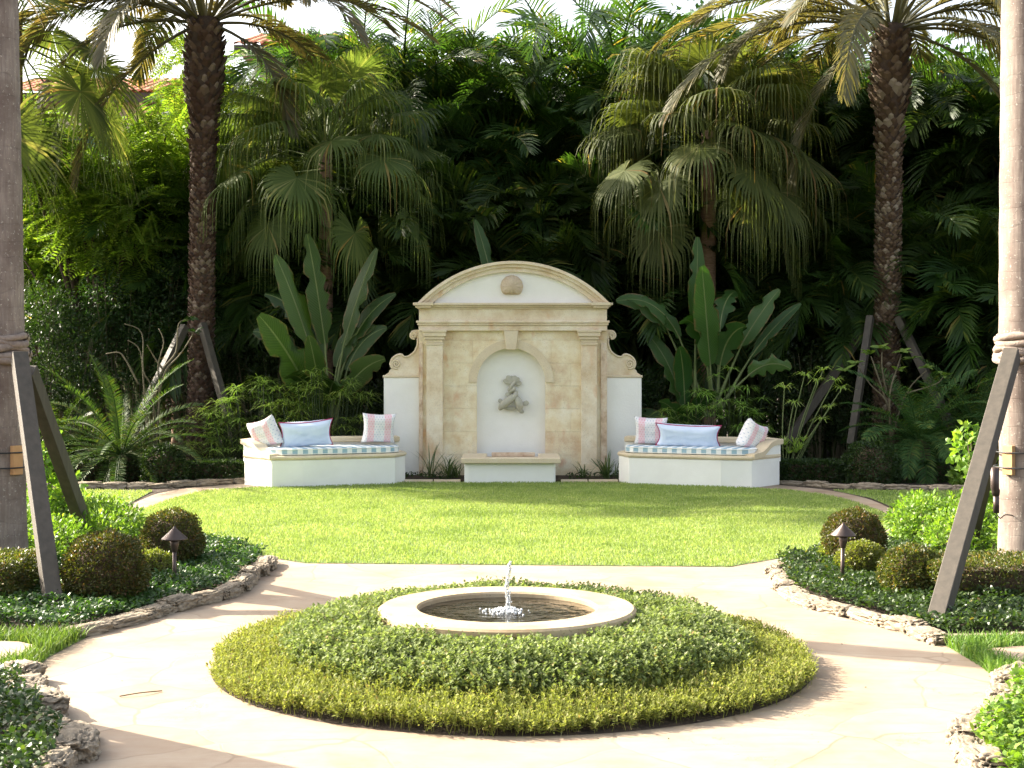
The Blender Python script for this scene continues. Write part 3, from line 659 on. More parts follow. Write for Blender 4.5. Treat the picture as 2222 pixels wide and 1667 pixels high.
# side wings with scrolls
def zpt(x, y): return mx((800+x/3.073)/1.0045), mz((540+y/3.073)/1.0045)
prof = [(345,540),(320,539),(300,540),(283,547),(272,562),(270,580),(278,596),(292,603),(305,600),(316,588),(320,600),(323,620),(320,645),(308,672),(285,700),(258,716),(240,718),(225,712),(215,698),(200,697),(180,703),(160,717),(145,735),(136,757),(137,780),(148,800),(135,812),(130,826),(112,838),(102,846),(102,857),(345,857)]
spir = [((297,575),26), ((180,768),34)]
for sgn in (-1, 1):
    P = [zpt(*p) for p in prof]; axis = (xl+xr)/2
    if sgn > 0: P = [(2*axis-x, z) for x, z in P]
    g = G(); g.xz(P, .10, .36); sc = part('scroll', g, M['lime'], mon, bevel=.008)
    g = G()
    for (c, rr) in spir:
        pts = []
        for k in range(38):
            th = k/37*4*math.pi; r = rr*(1-k/42); pts.append((c[0]+r*math.cos(th+1.2)*.95, c[1]+r*math.sin(th+1.2)))
        pp = [zpt(*q) for q in pts]
        if sgn > 0: pp = [(2*axis-x, z) for x, z in pp]
        g.tube([(x, .092, z) for x, z in pp], .017, 6)
    ed = [zpt(*q) for q in crom([(322,600),(325,625),(318,655),(300,690),(262,718)], 4)+crom([(235,722),(212,706),(182,712),(158,728),(145,752),(143,775),(155,800)], 4)]
    if sgn > 0: ed = [(2*axis-x, z) for x, z in ed]
    g.tube([(x, .095, z) for x, z in ed], .018, 6)
    part('spiral_moulding', g, M['cap'], sc, smooth=True)
    x0, x1 = sorted((mx(828) if sgn < 0 else mx(1387), (xl if sgn < 0 else xr)+sgn*.002))
    g = G(); g.box(x0, x1, .08, .40, 0, mz(816)); part('side_wall', g, M['white'], mon, bevel=.01)
    g = G(); g.box(x0-.015 if sgn<0 else x0, x1 if sgn<0 else x1+.015, .065, .415, mz(816)+.001, mz(811)); part('wall_cap', g, M['cap'], mon, bevel=.006)
# sculpture: two fish with twined bodies, tails spread at the top
def sp(x, y): return mx((1040+x/12.76)/1.0045), mz((790+y/12.76)/1.0045)
sc_ = thing('fish_sculpture', 'grey green stone sculpture of two twined fish in the white niche', 'sculpture', (0, MY, 0))
def body(pts, y_, rads):
    g = G(); P3 = []
    for (x, y), yy in zip(pts, y_): X, Z = sp(x, y); P3.append((X, yy, Z))
    P3 = crom(P3, 5); rr = .84*np.interp(np.linspace(0,1,len(P3)), np.linspace(0,1,len(rads)), rads); g.tube(P3, list(rr), 12); return g
g = body([(560,1260),(620,1180),(720,1080),(850,990),(990,880),(1010,800),(930,730),(840,720),(900,600),(990,500)], [.06,.03,.02,.015,.02,.05,.09,.05,.03,.06], [.03,.062,.075,.07,.05,.042,.040,.038,.032,.02]); part('fish', g, M['sculpt'], sc_, smooth=True)
g = body([(1190,1330),(1130,1260),(1110,1130),(1060,1000),(960,900),(850,850),(860,770),(960,700),(930,600),(860,520)], [.03,.03,.02,.03,.07,.08,.05,.03,.07,.07], [.03,.05,.078,.07,.05,.042,.036,.034,.03,.02]); part('fish', g, M['sculpt'], sc_, smooth=True)
def lobe(g, c, tip, wdt, y_=.03, th=.03):
    c = Vector(sp(*c)).to_3d(); t = Vector(sp(*tip)).to_3d(); d = (t-c); s = Vector((-d.y, d.x, 0)).normalized()*wdt
    for k in range(1):
        pl = [c-s*.3, c+d*.35+s*.9*-1, c+d*.8-s*1.0, t-s*.3, t+s*.3, c+d*.8+s*1.0, c+d*.35+s*.9, c+s*.3]
        g.xz([(p.x, p.y) for p in pl], y_, y_+th)
for cc, tips in (((920,520), [((760,330),.055),((660,460),.05),((880,330),.055),((1010,330),.06),((1110,390),.055),((1180,540),.05),((800,530),.03)]),):
    g = G()
    for k, (tp, wd) in enumerate(tips): lobe(g, cc, tp, wd*.75, y_=.045+.012*(k%3), th=.045)
    part('tail_fin', g, M['sculpt'], sc_, bevel=.012)
for a_, b_, w_, y_, h_ in (((640,1090),(540,975),.035,.03,.04),((1180,1110),(1370,1070),.04,.03,.04),((840,900),(730,810),.03,.04,.04),((1110,1330),(1240,1320),.03,.02,.05),((640,1230),(1020,1240),.03,.06,.05)):
    g = G(); lobe(g, a_, b_, w_, y_, h_); part('side_fin', g, M['sculpt'], sc_, bevel=.01)
#, (540,975), .035, .03, .04); lobe(g, (1180,1110), (1370,1070), .04, .03, .04); lobe(g, (840,900), (730,810), .03, .04, .04)
# basin at the foot of the wall
bs = thing('stone_basin', 'low white rectangular basin with limestone rim below the niche', 'basin', (0,22.1,0)); BS = F/22.1
bx = lambda p: (p-CX)/BS
g = G(); g.prism([(bx(1008)-.03,.0),(bx(1012),-.0),(bx(1196),.0),(bx(1200),.02),(bx(1200),1.0),(bx(1003),1.0),(bx(1003),.02)][1:], 0, .305); part('body', g, M['white'], bs, bevel=.01)
g = G(); zt = .385
g.box(bx(996),bx(1211),-.09,.20,.306,zt); g.box(bx(996),bx(1050),.201,1.02,.306,zt); g.box(bx(1165),bx(1211),.201,1.02,.306,zt)
part('rim', g, M['cap'], bs, bevel=.012)
g = G(); g.box(bx(1050)+.002,bx(1165)-.002,.202,1.0,.307,.335); part('basin_floor', g, M['limerough'], bs)
g = G(); g.box(bx(1060),bx(1158),.98,1.06,.336,.40); part('spill_stone', g, M['limerough'], bs, bevel=.01)
# ------------------------------------------------------------------ benches with cushions
def inset(poly, d):
    n = len(poly); out = []
    A = sum(poly[i][0]*poly[(i+1)%n][1]-poly[(i+1)%n][0]*poly[i][1] for i in range(n)); s = 1 if A > 0 else -1
    for i in range(n):
        p0, p1, p2 = Vector(poly[i-1]), Vector(poly[i]), Vector(poly[(i+1)%n])
        a = (p1-p0).normalized(); b = (p2-p1).normalized(); na = Vector((-a.y,a.x))*s; nb = Vector((-b.y,b.x))*s
        m = (na+nb); m = m/max(m.length_squared,.3)*2*1.0; out.append((p1.x+m.x*d*.5*1.0, p1.y+m.y*d*.5))
    return out
def bench(sg, label, cushlabel, m):
    X = lambda L: [(sg*x, y) for x, y in L]
    foot = [(-3.97,21.88),(-3.47,21.32),(-3.03,21.40),(-1.74,21.93),(-1.62,22.35),(-1.75,22.75),(-2.6,22.62),(-3.75,22.25)]
    b = thing('garden_bench', label, 'bench', (0,0,0))
    SE = .40
    g = G(); g.prism(X(foot), 0, SE); part('seat_base', g, M['white'], b, bevel=.008)
    # bullnose seat edge
    rim = inset(X(foot), -.045); g = G(); g.prism(rim, SE+.001, SE+.065)
    part('seat_edge', g, M['cap'], b, bevel=.028)
    # low back wall following the rear
    back = [(-3.97,21.88),(-3.75,22.25),(-2.6,22.62),(-1.75,22.75)]; bo = [(-4.0,21.98),(-3.86,22.35),(-2.65,22.76),(-1.78,22.90)]
    g = G(); bi = [(-3.90,21.96),(-3.68,22.18),(-2.57,22.54),(-1.73,22.66)]
    g.prism(X(bi+bo[::-1]), SE+.066, .60); part('back_wall', g, M['white'], b)
    g = G(); bi2 = [(-3.93,21.90),(-3.65,22.14),(-2.55,22.50),(-1.72,22.62)]; bo2 = [(-4.05,21.97),(-3.90,22.39),(-2.67,22.80),(-1.79,22.94)]
    g.prism(X(bi2+bo2[::-1]), .601, .675); part('back_cap', g, M['cap'], b, bevel=.01)
    # swept arm: wall on the outer end, top follows a concave curve down to the seat
    A = Vector((-3.97,21.88)); B = Vector((-3.47,21.32)); d = (B-A).normalized(); nrm = Vector((d.y,-d.x)); 
    L = (B-A).length
    cur = [(-.02,.60),(.10,.60),(.20,.585),(.30,.55),(.40,.49),(.52,.44),(L-.01,.415)]; cur = crom(cur, 4)
    g = G(); V = []
    for s_, z in cur:
        for t_, zz in ((-.004, SE-.05), (.14, SE-.05), (.14, z), (-.004, z)):
            q = A+d*s_+Vector((-nrm.x,-nrm.y))*t_; V.append((sg*q.x, q.y, zz))
    nn = len(cur); fs = [(i*4+k, i*4+(k+1)%4, (i+1)*4+(k+1)%4, (i+1)*4+k) for i in range(nn-1) for k in range(4)] + [(3,2,1,0), tuple((nn-1)*4+k for k in range(4))]
    g.add(V, fs); part('arm_wall', g, M['white'], b)
    g = G(); V = []
    for s_, z in cur:
        for t_, zz in ((-.035, z+.001), (.17, z+.001), (.17, z+.075), (-.035, z+.075)):
            q = A+d*s_+Vector((-nrm.x,-nrm.y))*t_; V.append((sg*q.x, q.y, zz))
    g.add(V, fs); part('arm_cap', g, M['cap'], b)
    # cushion
    cf = [(-3.52,21.46),(-3.34,21.38),(-3.03,21.44),(-1.80,21.94),(-1.70,22.10),(-1.74,22.45),(-2.58,22.42),(-3.50,22.08),(-3.64,21.74)]
    cp = [p for p in X(cf)]
    k = thing('seat_cushion', cushlabel, 'cushion', (0,0,0))
    g = G(); g.prism(cp, SE+.068, SE+.165); o = part('cushion_body', g, m, k); bv = o.modifiers.new('bevel','BEVEL'); bv.width = .03; bv.segments = 4; bv.limit_method='ANGLE'; bv.angle_limit=R(25)
    o.data.polygons.foreach_set('use_smooth', np.ones(len(o.data.polygons), bool))
    g = G(); rim2 = inset(cp, -.003)
    for zz in (SE+.083, SE+.152):
        g.tube([(x,y,zz) for x,y in rim2+[rim2[0]]], .006, 5)
    part('piping', g, M['white'], k)
    return SE+.165
ST = bench(-1, '', '', M['strL']) if False else None
z_l = bench(1, 'left white plaster bench with limestone seat edge and curved arm', 'blue and white striped seat cushion on the left bench', M['strL'])
z_r = bench(-1, 'right white plaster bench with limestone seat edge and curved arm', 'blue and white striped seat cushion on the right bench', M['strR'])
def pillow(px0, py0, wd, ht, Y, yaw, tilt, lean, m, label, piping=False):
    """centre pixel, size in metres, yaw about z, tilt backwards, lean = roll in its own plane"""
    n = 22; g = G()
    for side in (1,-1):
        V=[];UVs=[]
        for i in range(n+1):
            for j in range(n+1):
                u = i/n*2-1; v = j/n*2-1
                pu = 1-.10*(1-u*u)*abs(v)**4*0; sx = u*(1-.14*(1-u*u)**0*(1-v*v)*abs(u)**3); sz = v*(1-.17*(1-u*u)*abs(v)**3)
                th = (max(0,(1-u**4)*(1-v**4)))**.45*(.13+.012*mnoise.noise((u*1.7+px0,v*1.7,side)))
                wr = (.014*mnoise.noise((u*3.2+px0, v*3.2, side*3.))+.007*mnoise.noise((u*9+px0, v*7, side*3.)))*(1-u**4)*(1-v**4)
                V.append((sx*wd/2, -side*(th+wr) , sz*ht/2)); UVs.append((i/n, j/n))
        fs = [(i*(n+1)+j, (i+1)*(n+1)+j, (i+1)*(n+1)+j+1, i*(n+1)+j+1) for i in range(n) for j in range(n)]
        if side < 0: fs = [f[::-1] for f in fs]
        g.add(V, fs, UVs)
    X, Y_, Z = at(px0, py0, Y)
    mt = Matrix.Rotation(yaw,3,'Z') @ Matrix.Rotation(-tilt,3,'X') @ Matrix.Rotation(lean,3,'Y')
    if piping:
        t = thing('pillow', label, 'pillow', (X,Y_,Z)); t.rotation_euler = mt.to_euler(); part('cover', g, m, t, smooth=True, uv=True)
        g = G(); pts = []
        ed = [(-1+2*k/14,-1) for k in range(14)]+[(1,-1+2*k/14) for k in range(14)]+[(1-2*k/14,1) for k in range(14)]+[(-1,1-2*k/14) for k in range(14)]
        for u, v in ed+ed[:1]:
            pts.append((u*(1-.14*(1-v*v)*abs(u)**3)*wd/2*1.01, 0, v*(1-.17*(1-u*u)*abs(v)**3)*ht/2*1.02))
        g.tube(pts, .008, 6); part('piping', g, M['piping'], t, smooth=True); return t
    o = part('pillow', g, m, None, smooth=True, uv=True, loc=(X,Y_,Z)); o.rotation_euler = mt.to_euler(); tag(o, label, 'pillow'); return o
pillow(573, 936, .47, .47, 21.85, R(-18), R(-14), R(-19), M['pink'], 'pink dotted square pillow at the left end of the left bench')
pillow(661, 937, .80, .42, 21.92, R(16), R(-20), R(-4), M['blue'], 'pale blue oblong pillow with magenta piping on the left bench', True)
pillow(818, 925, .52, .48, 22.30, R(10), R(-14), R(2), M['pink'], 'pink dotted square pillow against the white wall on the left bench')
pillow(1406, 931, .52, .45, 22.40, R(-12), R(-14), R(2), M['pink'], 'pink dotted square pillow behind the blue pillow on the right bench')
pillow(1487, 941, .98, .36, 22.05, R(-12), R(-20), R(2), M['blue'], 'pale blue oblong pillow with magenta piping on the right bench', True)
pillow(1625, 942, .42, .46, 21.85, R(32), R(-16), R(22), M['pink'], 'pink dotted square pillow leaning on the curved arm of the right bench')
# ------------------------------------------------------------------ round fountain and its planting
FX, FY, RZ = -.03, 9.3, .345
ft = thing('round_fountain', 'round limestone fountain rim with dark water in the middle of the planted circle', 'fountain', (FX,FY,0))
g = G(); g.lathe([(.56,RZ-.16),(.56,RZ-.012),(.572,RZ),(.795,RZ),(.812,RZ-.014),(.812,RZ-.075),(.80,RZ-.085),(.72,RZ-.087)], 96); part('rim', g, M['rimstone'], ft, smooth=False, bevel=0)
g = G(); g.lathe([(.72,0.0),(.72,RZ-.087)], 64); part('drum', g, M['cap'], ft, smooth=True)
g = G(); V = [(0,0,RZ-.06)]; nn=64
g.lathe([(.002,RZ-.035),(.2,RZ-.035),(.4,RZ-.035),(.5605,RZ-.035)], 96); wt = part('water', g, M['water'], ft, smooth=True)
jt = thing('water_jet', 'thin clear jet of water splashing in the round fountain', 'water jet', (FX,FY,0))
g = G(); z0 = RZ-.035; jp = []
for k in range(22):
    u = k/21; jp.append((.006*math.sin(u*9)+.01*u*u, .004*math.cos(u*7), z0+u*.30))
g.tube(jp, [.020-.010*abs(math.sin(k*1.35))*.6-.006*k/21 for k in range(22)], 10); part('water_column', g, M['jet'], jt, smooth=True)
g = G()
def drop(g, p, r):
    g.lathe([(r*.05,-r),(r*.7,-r*.7),(r,0),(r*.7,r*.7),(r*.05,r)], 7, p)
for k in range(70):
    u = rng.uniform(0,1); rr_ = abs(rng.normal(0,.012)); a = rng.uniform(0,6.28)
    drop(g, (jp[int(u*21)][0]+rr_*math.cos(a), rr_*math.sin(a), z0+u*.32), rng.uniform(.003,.008))
for k in range(200):
    a = rng.uniform(0,6.28); r_ = abs(rng.normal(0,.07)); drop(g, (r_*math.cos(a), r_*math.sin(a), z0+max(.0,rng.uniform(0,.03)*(1-r_*6))), rng.uniform(.003,.009))
part('splash_drops', g, M['foam'], jt, smooth=True)['kind'] = 'stuff'
# planted mound
def moundz(r): return np.interp(r, [0,.8,1.0,1.2,1.36,1.5,1.75,1.9], [.17,.19,.20,.185,.135,.05,.02,.0])
g = G(); g.lathe([(.72,.17),(.85,.18),(1.05,.185),(1.25,.15),(1.38,.10),(1.48,.035),(1.75,.012),(1.86,.006)], 96, (0,FY,0)); tag(part('bed_soil', g, M['soil'], smooth=True), kind='structure')
def stemplants(rin, rout, n, hgt, nl, ll, lw, m, label, jitter=.03, kind=0, grassy=0):
    r = np.sqrt(rng.uniform(rin**2, rout**2, n)); a = rng.uniform(0,2*np.pi,n)
    # wobbly borders
    r = r+np.array([mnoise.noise((math.cos(x)*2.5,math.sin(x)*2.5,rin)) for x in a])*jitter*2
    r = np.minimum(r, rout+.02)
    x = r*np.cos(a); y = FY+r*np.sin(a); z = moundz(r)
    hn = np.array([mnoise.noise((u*3, v*3, 1.0)) for u, v in zip(x,y)])
    H = hgt*(1+.35*hn)*rng.uniform(.65,1.15,n); lean = rng.normal(0,.28,(n,2)); P = [];D = [];NN = []
    g = G(); base = np.c_[x,y,z]
    ax = unit(np.c_[lean, np.ones(n)])
    for j in range(nl):
        t = .35+.65*(j+.5)/nl; an_ = j*2.4+rng.uniform(0,6.28,n); el = .5+.5*t+rng.normal(0,.25,n)-.35
        d = np.c_[np.cos(an_)*np.cos(el), np.sin(an_)*np.cos(el), np.sin(el)]
        P.append(base+ax*(H*t)[:,None]); D.append(d); NN.append(unit(np.c_[-d[:,0]*.5, -d[:,1]*.5, np.ones(n)]+rng.normal(0,.25,(n,3))))
    P=np.concatenate(P);D=np.concatenate(D);NN=np.concatenate(NN);k=len(P)
    leaves(g, P, D, NN, ll*rng.uniform(.7,1.25,k), lw*rng.uniform(.7,1.2,k), kind)
    if grassy:
        q = rng.integers(0,n,grassy); b = base[q]; s = rdir(grassy)*.002; s[:,2]=0; tp = b+unit(rdir(grassy)*.35+np.array([0,0,1.]))*(hgt*rng.uniform(.9,1.5,grassy))[:,None]
        V = np.stack([b-s,b+s,tp+s*.3,tp-s*.3],1).reshape(-1,3); g.add(V, np.arange(grassy)[:,None]*4+np.array([0,1,2,3]))
    o = part('ground_cover', g, m); tag(o, label, 'ground cover', kind='stuff'); return o
stemplants(.76, 1.47, 12000, .125, 9, .026, .020, M['mound'], 'mound of small round leaved plants around the fountain rim', kind=0)
stemplants(1.40, 1.86, 14000, .105, 10, .025, .012, M['ring'], 'yellow green outer ring of low plants around the mound', grassy=5000)
# ------------------------------------------------------------------ coral stone edging
ORD = ['first','second','third','fourth','fifth','sixth','seventh','eighth','ninth','tenth','eleventh','twelfth','thirteenth','fourteenth','fifteenth','sixteenth','seventeenth','eighteenth','nineteenth','twentieth','twenty-first','twenty-second','twenty-third','twenty-fourth','twenty-fifth','twenty-sixth','twenty-seventh','twenty-eighth','twenty-ninth','thirtieth']+['later']*30
rockm = []
for k in range(9):
    bm = bmesh.new(); bmesh.ops.create_icosphere(bm, subdivisions=5 if k < 6 else 4, radius=1)
    for v in bm.verts:
        c = v.co.copy(); e = .62; q = Vector([math.copysign(abs(x)**e, x) for x in c])
        d = mnoise.fractal(c*1.5+Vector((k*7,0,0)), .9, 2.1, 4)*.22 + mnoise.fractal(c*6+Vector((0,k*5,0)), .8, 2.2, 4)*.10
        pit = max(0, mnoise.noise(c*6.5+Vector((k*3,9,0)))-.08)*.5
        q *= (1+d-pit); v.co = q*.5
    me = bpy.data.meshes.new('coral_rock'); bm.to_mesh(me); bm.free(); me.materials.append(M['coral'])
    me.polygons.foreach_set('use_smooth', np.ones(len(me.polygons), bool)); rockm.append(me)
def rocks(px, lmin, lmax, hh, dep, label, group, big=True, off=0.0):
    pts = [Vector(gp(*p)) for p in px]; pts = [Vector(p) for p in crom([tuple(p) for p in pts], 8)]
    cum = [0]
    for a, b in zip(pts, pts[1:]): cum.append(cum[-1]+(b-a).length)
    s = 0; k = 0
    while s < cum[-1]-.05:
        L = min(random.uniform(lmin, lmax), cum[-1]-s+.05); m_ = s+L/2
        x = np.interp(m_, cum, [p.x for p in pts]); y = np.interp(m_, cum, [p.y for p in pts])
        x2 = np.interp(m_+.05, cum, [p.x for p in pts]); y2 = np.interp(m_+.05, cum, [p.y for p in pts])
        ang = math.atan2(y2-y, x2-x); h = hh*random.uniform(.75,1.3)
        o = link('edging_stone', rockm[k % 6] if big else rockm[6+k%3], None, (x+random.uniform(-.02,.02), y+random.uniform(-.02,.02)+off, h*.34), ang+random.uniform(-.12,.12)+(math.pi if random.random()<.5 else 0))
        o.scale = (L*1.12, dep*random.uniform(.8,1.25), h*1.15)
        tag(o, '%s rough coral edging stone %s' % (ORD[k], label), 'edging stone', group); s += L*.93; k += 1
rocks([(120,1376),(190,1370),(300,1340),(400,1313),(500,1287),(545,1252),(583,1221)], .30, .62, .095, .17, 'from the near end of the left lamp bed', 'coral stones edging the left lamp bed')
rocks([(5,1472),(58,1478),(60,1515),(95,1545),(100,1575),(165,1602),(150,1640),(110,1690)], .22, .42, .11, .19, 'from the far end of the near left bed', 'coral stones edging the near left bed')
rocks([(1668,1232),(1692,1268),(1735,1302),(1805,1325),(1935,1358),(2035,1391)], .26, .55, .09, .17, 'from the far end of the right lamp bed', 'coral stones edging the right lamp bed')
rocks([(2050,1392),(2120,1388),(2230,1386)], .30, .5, .06, .12, 'along the grass edge of the right lamp bed', 'coral stones along the right grass')
rocks([(2230,1466),(2180,1484),(2172,1530),(2130,1580),(2085,1605),(2100,1640),(2150,1690)], .22, .42, .11, .19, 'from the far end of the near right bed', 'coral stones edging the near right bed')
rocks([(100,1058),(250,1057),(330,1057),(400,1053),(470,1047),(530,1045)], .30, .50, .09, .20, 'from the left along the shrubs left of the left bench', 'small stones edging the left shrubs', big=False, off=.15)
rocks([(1692,1047),(1760,1053),(1850,1058),(1980,1060),(2110,1062)], .30, .50, .08, .20, 'from the right bench along the right shrubs', 'small stones edging the right shrubs', big=False, off=.15)
# ------------------------------------------------------------------ ground cover and shrubs of the near beds
def cover(poly, dens, h, L, W, m, label, name='ground_cover', kind=1, up=1.0):
    n = int(polyarea(poly)*dens); P = polysample(poly, n)
    hn = np.array([mnoise.noise((p[0]*2.3, p[1]*2.3, 3.0))+.5*mnoise.noise((p[0]*6, p[1]*6, 5.0)) for p in P])
    z = h*(1+.5*hn)*rng.uniform(.25,1,n)**.6; P3 = np.c_[P, z]; a = rng.uniform(0,2*np.pi,n); el = rng.normal(.25,.4,n)
    D = np.c_[np.cos(a)*np.cos(el), np.sin(a)*np.cos(el), np.sin(el)]; NN = unit(rng.normal(0,.45,(n,3))+np.array([0,0,up]))
    g = G(); leaves(g, P3, D, NN, L*rng.uniform(.6,1.3,n), W*rng.uniform(.6,1.3,n), kind)
    o = part(name, g, m); return tag(o, label, 'ground cover', kind='stuff')
bedL = [gp(-120,1372), gp(110,1372), gp(190,1362), gp(300,1332), gp(400,1303), gp(500,1275), gp(535,1243), gp(572,1214), gp(540,1202), gp(440,1180), gp(330,1172), gp(60,1235), gp(-120,1240)]
bedR = [gp(1680,1232), gp(1705,1268), gp(1745,1296), gp(1810,1318), gp(1940,1350), gp(2040,1382), gp(2340,1380), gp(2340,1230), gp(2150,1235), gp(1900,1180), gp(1800,1192), gp(1730,1215)]
cover(bedL, 3600, .13, .042, .020, M['cover'], 'dark glossy ground cover in the left lamp bed')
cover(bedR, 3600, .13, .042, .020, M['cover'], 'dark glossy ground cover in the right lamp bed')
cover([gp(-150,1490), gp(40,1490), gp(50,1530), gp(85,1560), gp(90,1590), gp(140,1612), gp(120,1650), gp(80,1720), gp(-150,1720)], 3600, .15, .042, .021, M['cover'], 'dark glossy ground cover in the near left corner bed')
cover([gp(2350,1490), gp(2190,1498), gp(2185,1540), gp(2140,1595), gp(2100,1618), gp(2125,1650), gp(2180,1720), gp(2350,1720)], 3600, .16, .046, .024, M['shrub'], 'bright leafy ground cover in the near right corner bed')
def ball(px, py, rpx, Y, m, label, n=11000, sq=1.0, name='round_bush', L=.026, W=.014, cat='bush', kind=0, amp=.08, wide=1.0):
    X, _, Z = at(px, py, Y); r = rpx*Y/F; Z = max(Z, r*sq*.55)
    t = thing(name, label, cat, (X,Y,0)); g = G()
    # twiggy dense heart
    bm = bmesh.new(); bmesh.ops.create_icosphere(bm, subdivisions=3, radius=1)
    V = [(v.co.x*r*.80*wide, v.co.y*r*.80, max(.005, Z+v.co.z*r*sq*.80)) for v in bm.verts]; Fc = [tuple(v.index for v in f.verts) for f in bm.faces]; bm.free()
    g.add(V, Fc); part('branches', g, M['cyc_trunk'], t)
    g = G(); leafcloud(g, [(0,0,Z,r*wide,r,r*sq)], n, L, W, kind, out=.7, shell=.11, amp=amp*1.5, noise_s=2.6, flat=.2); part('foliage', g, m, t); return t
ball(226,1240,92,11.35,M['box'],'large clipped round bush in front of the left support post', 17000)
ball(372,1168,68,13.3,M['box'],'smaller clipped round bush behind the left path lamp', 11000)
ball(330,1228,48,12.5,M['boxy'],'low clipped bush between the two round bushes on the left', 6000, .8)
ball(1845,1165,66,13.3,M['box'],'clipped round bush behind the right path lamp', 11000)
ball(1862,1215,50,12.6,M['boxy'],'yellowish low clipped bush in front of the right path lamp bush', 8000, .9, wide=1.1)
ball(1968,1250,72,11.6,M['box'],'clipped round bush beside the right support post', 14000, wide=.95)
ball(1800,1200,30,13.4,M['boxy'],'small yellowish bush at the left of the right path lamp', 3000, 1.1)
def hedgebox(x0,x1,y0,y1,h,m,label,n,L=.03,W=.016):
    t = thing('low_hedge', label, 'hedge', ((x0+x1)/2,(y0+y1)/2,0)); hx, hy = (x1-x0)/2, (y1-y0)/2
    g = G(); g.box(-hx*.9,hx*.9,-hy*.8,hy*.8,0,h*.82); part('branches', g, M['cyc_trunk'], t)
    P = rng.uniform(-1,1,(n,3)); f = rng.integers(0,3,n); s = np.where(rng.random(n)<.5,-1,1)
    P[np.arange(n), np.where(f==0,0,np.where(f==1,1,2))] = np.where(f==2, 1, s)*(1-np.abs(rng.normal(0,.06,n)))
    P[:,2] = np.where(f==2, P[:,2], (P[:,2]+1)/2); d = unit(P*np.array([1,1,.8])); 
    nz = np.array([mnoise.noise((p[0]*hx*5,p[1]*hy*5,p[2]*3)) for p in P])
    Q = P*np.array([hx,hy,h])*(1+.09*nz)[:,None]; Q[:,2] = np.abs(Q[:,2])
    g = G(); leaves(g, Q, unit(d*.7+rng.normal(0,.5,(n,3))), unit(d+rng.normal(0,.5,(n,3))), L*rng.uniform(.7,1.2,n), W*rng.uniform(.7,1.2,n)); part('foliage', g, m, t); return t
hedgebox(3.25,5.4,11.2,11.9,.34,M['box'],'dark clipped low hedge behind the right support post',20000)
hedgebox(-5.6,-3.75,11.0,11.8,.38,M['box'],'dark clipped low hedge at the left edge behind the post',18000)
def leafy(name, label, cat, loc, blobs, n, L, W, m, kind=1, stems=True, **kw):
    t = thing(name, label, cat, loc); 
    if stems:
        g = G()
        for (cx,cy,cz,rx,ry,rz) in blobs:
            for k in range(4):
                e = (cx+rng.uniform(-.5,.5)*rx, cy+rng.uniform(-.5,.5)*ry, cz+rz*.5); g.tube([(cx*.6,cy*.6,0),((cx*.6+e[0])/2+rng.normal(0,.03),(cy*.6+e[1])/2,e[2]*.55), e], [.012,.009,.004] if rz < 1 else [.05,.035,.015], 5)
        part('stems', g, M['twig'], t)
    g = G(); leafcloud(g, blobs, n, L, W, kind, **kw); part('foliage', g, m, t); return t
def rowblobs(x0,x1,y0,y1,z,r,k): return [(rng.uniform(x0,x1), rng.uniform(y0,y1), z*rng.uniform(.7,1.1), r*rng.uniform(.7,1.2), r*rng.uniform(.7,1.2), r*rng.uniform(.7,1.1)) for _ in range(k)]
leafy('leafy_shrub','bright green leafy shrubs around the left royal palm','shrub',(-3.9,14.2,0), rowblobs(-1.6,.0,-1.0,1.2,.18,.32,20), 24000, .055, .022, M['shrub'], shell=.3, out=.9, flat=.6)
leafy('leafy_shrub','bright green leafy shrubs around the right royal palm','shrub',(4.1,14.2,0), rowblobs(-.15,1.9,-1.0,1.2,.18,.32,22), 26000, .055, .022, M['shrub'], shell=.3, out=.9, flat=.6)
leafy('tall_shrub','light green tall shrub between the left support posts','shrub',(-4.65,15.0,0), [(-.1,0,.5,.22,.2,.45),(-.15,0,.95,.18,.2,.3),(.1,.1,.45,.2,.2,.3)], 520, .10, .05, M['shrub'], shell=.35)
leafy('tall_shrub','light green tall shrub behind the right support posts','shrub',(5.0,15.6,0), [(0,0,.5,.2,.2,.45),(-.2,0,.95,.16,.2,.25)], 420, .10, .05, M['shrub'], shell=.35)
# ------------------------------------------------------------------ path lamps, spotlight
def lamp(px, py, base_py, label, tiltx=0):
    X, Y = gp(px, base_py, .10); s = Y/F; H = CAMH-(py-HY)*s
    t = thing('path_lamp', label, 'path lamp', (X,Y,0), group='bronze path lamps'); t.rotation_euler = (0,tiltx,0)
    g = G(); g.tube([(0,0,0),(0,0,H-.19)], .0165, 14); g.lathe([(.017,H-.21),(.022,H-.205),(.036,H-.15),(.038,H-.118),(.03,H-.112),(.001,H-.112)], 20); part('post', g, M['metal'], t, smooth=True)
    g = G(); g.lathe([(.001,H),(.008,H-.002),(.014,H-.016),(.105,H-.098),(.107,H-.106),(.098,H-.104),(.012,H-.035),(.001,H-.03)], 40); part('lamp_shade', g, M['metal'], t, smooth=True)
    g = G(); g.tube([(0,0,H-.113),(0,0,H-.03)], .012, 10); part('bulb_holder', g, M['metal'], t, smooth=True)
lamp(377, 1137, 1250, 'bronze cone topped path lamp in the left bed by the round bushes')
lamp(1819, 1129, 1246, 'bronze cone topped path lamp in the right bed by the round bushes', R(1.2))
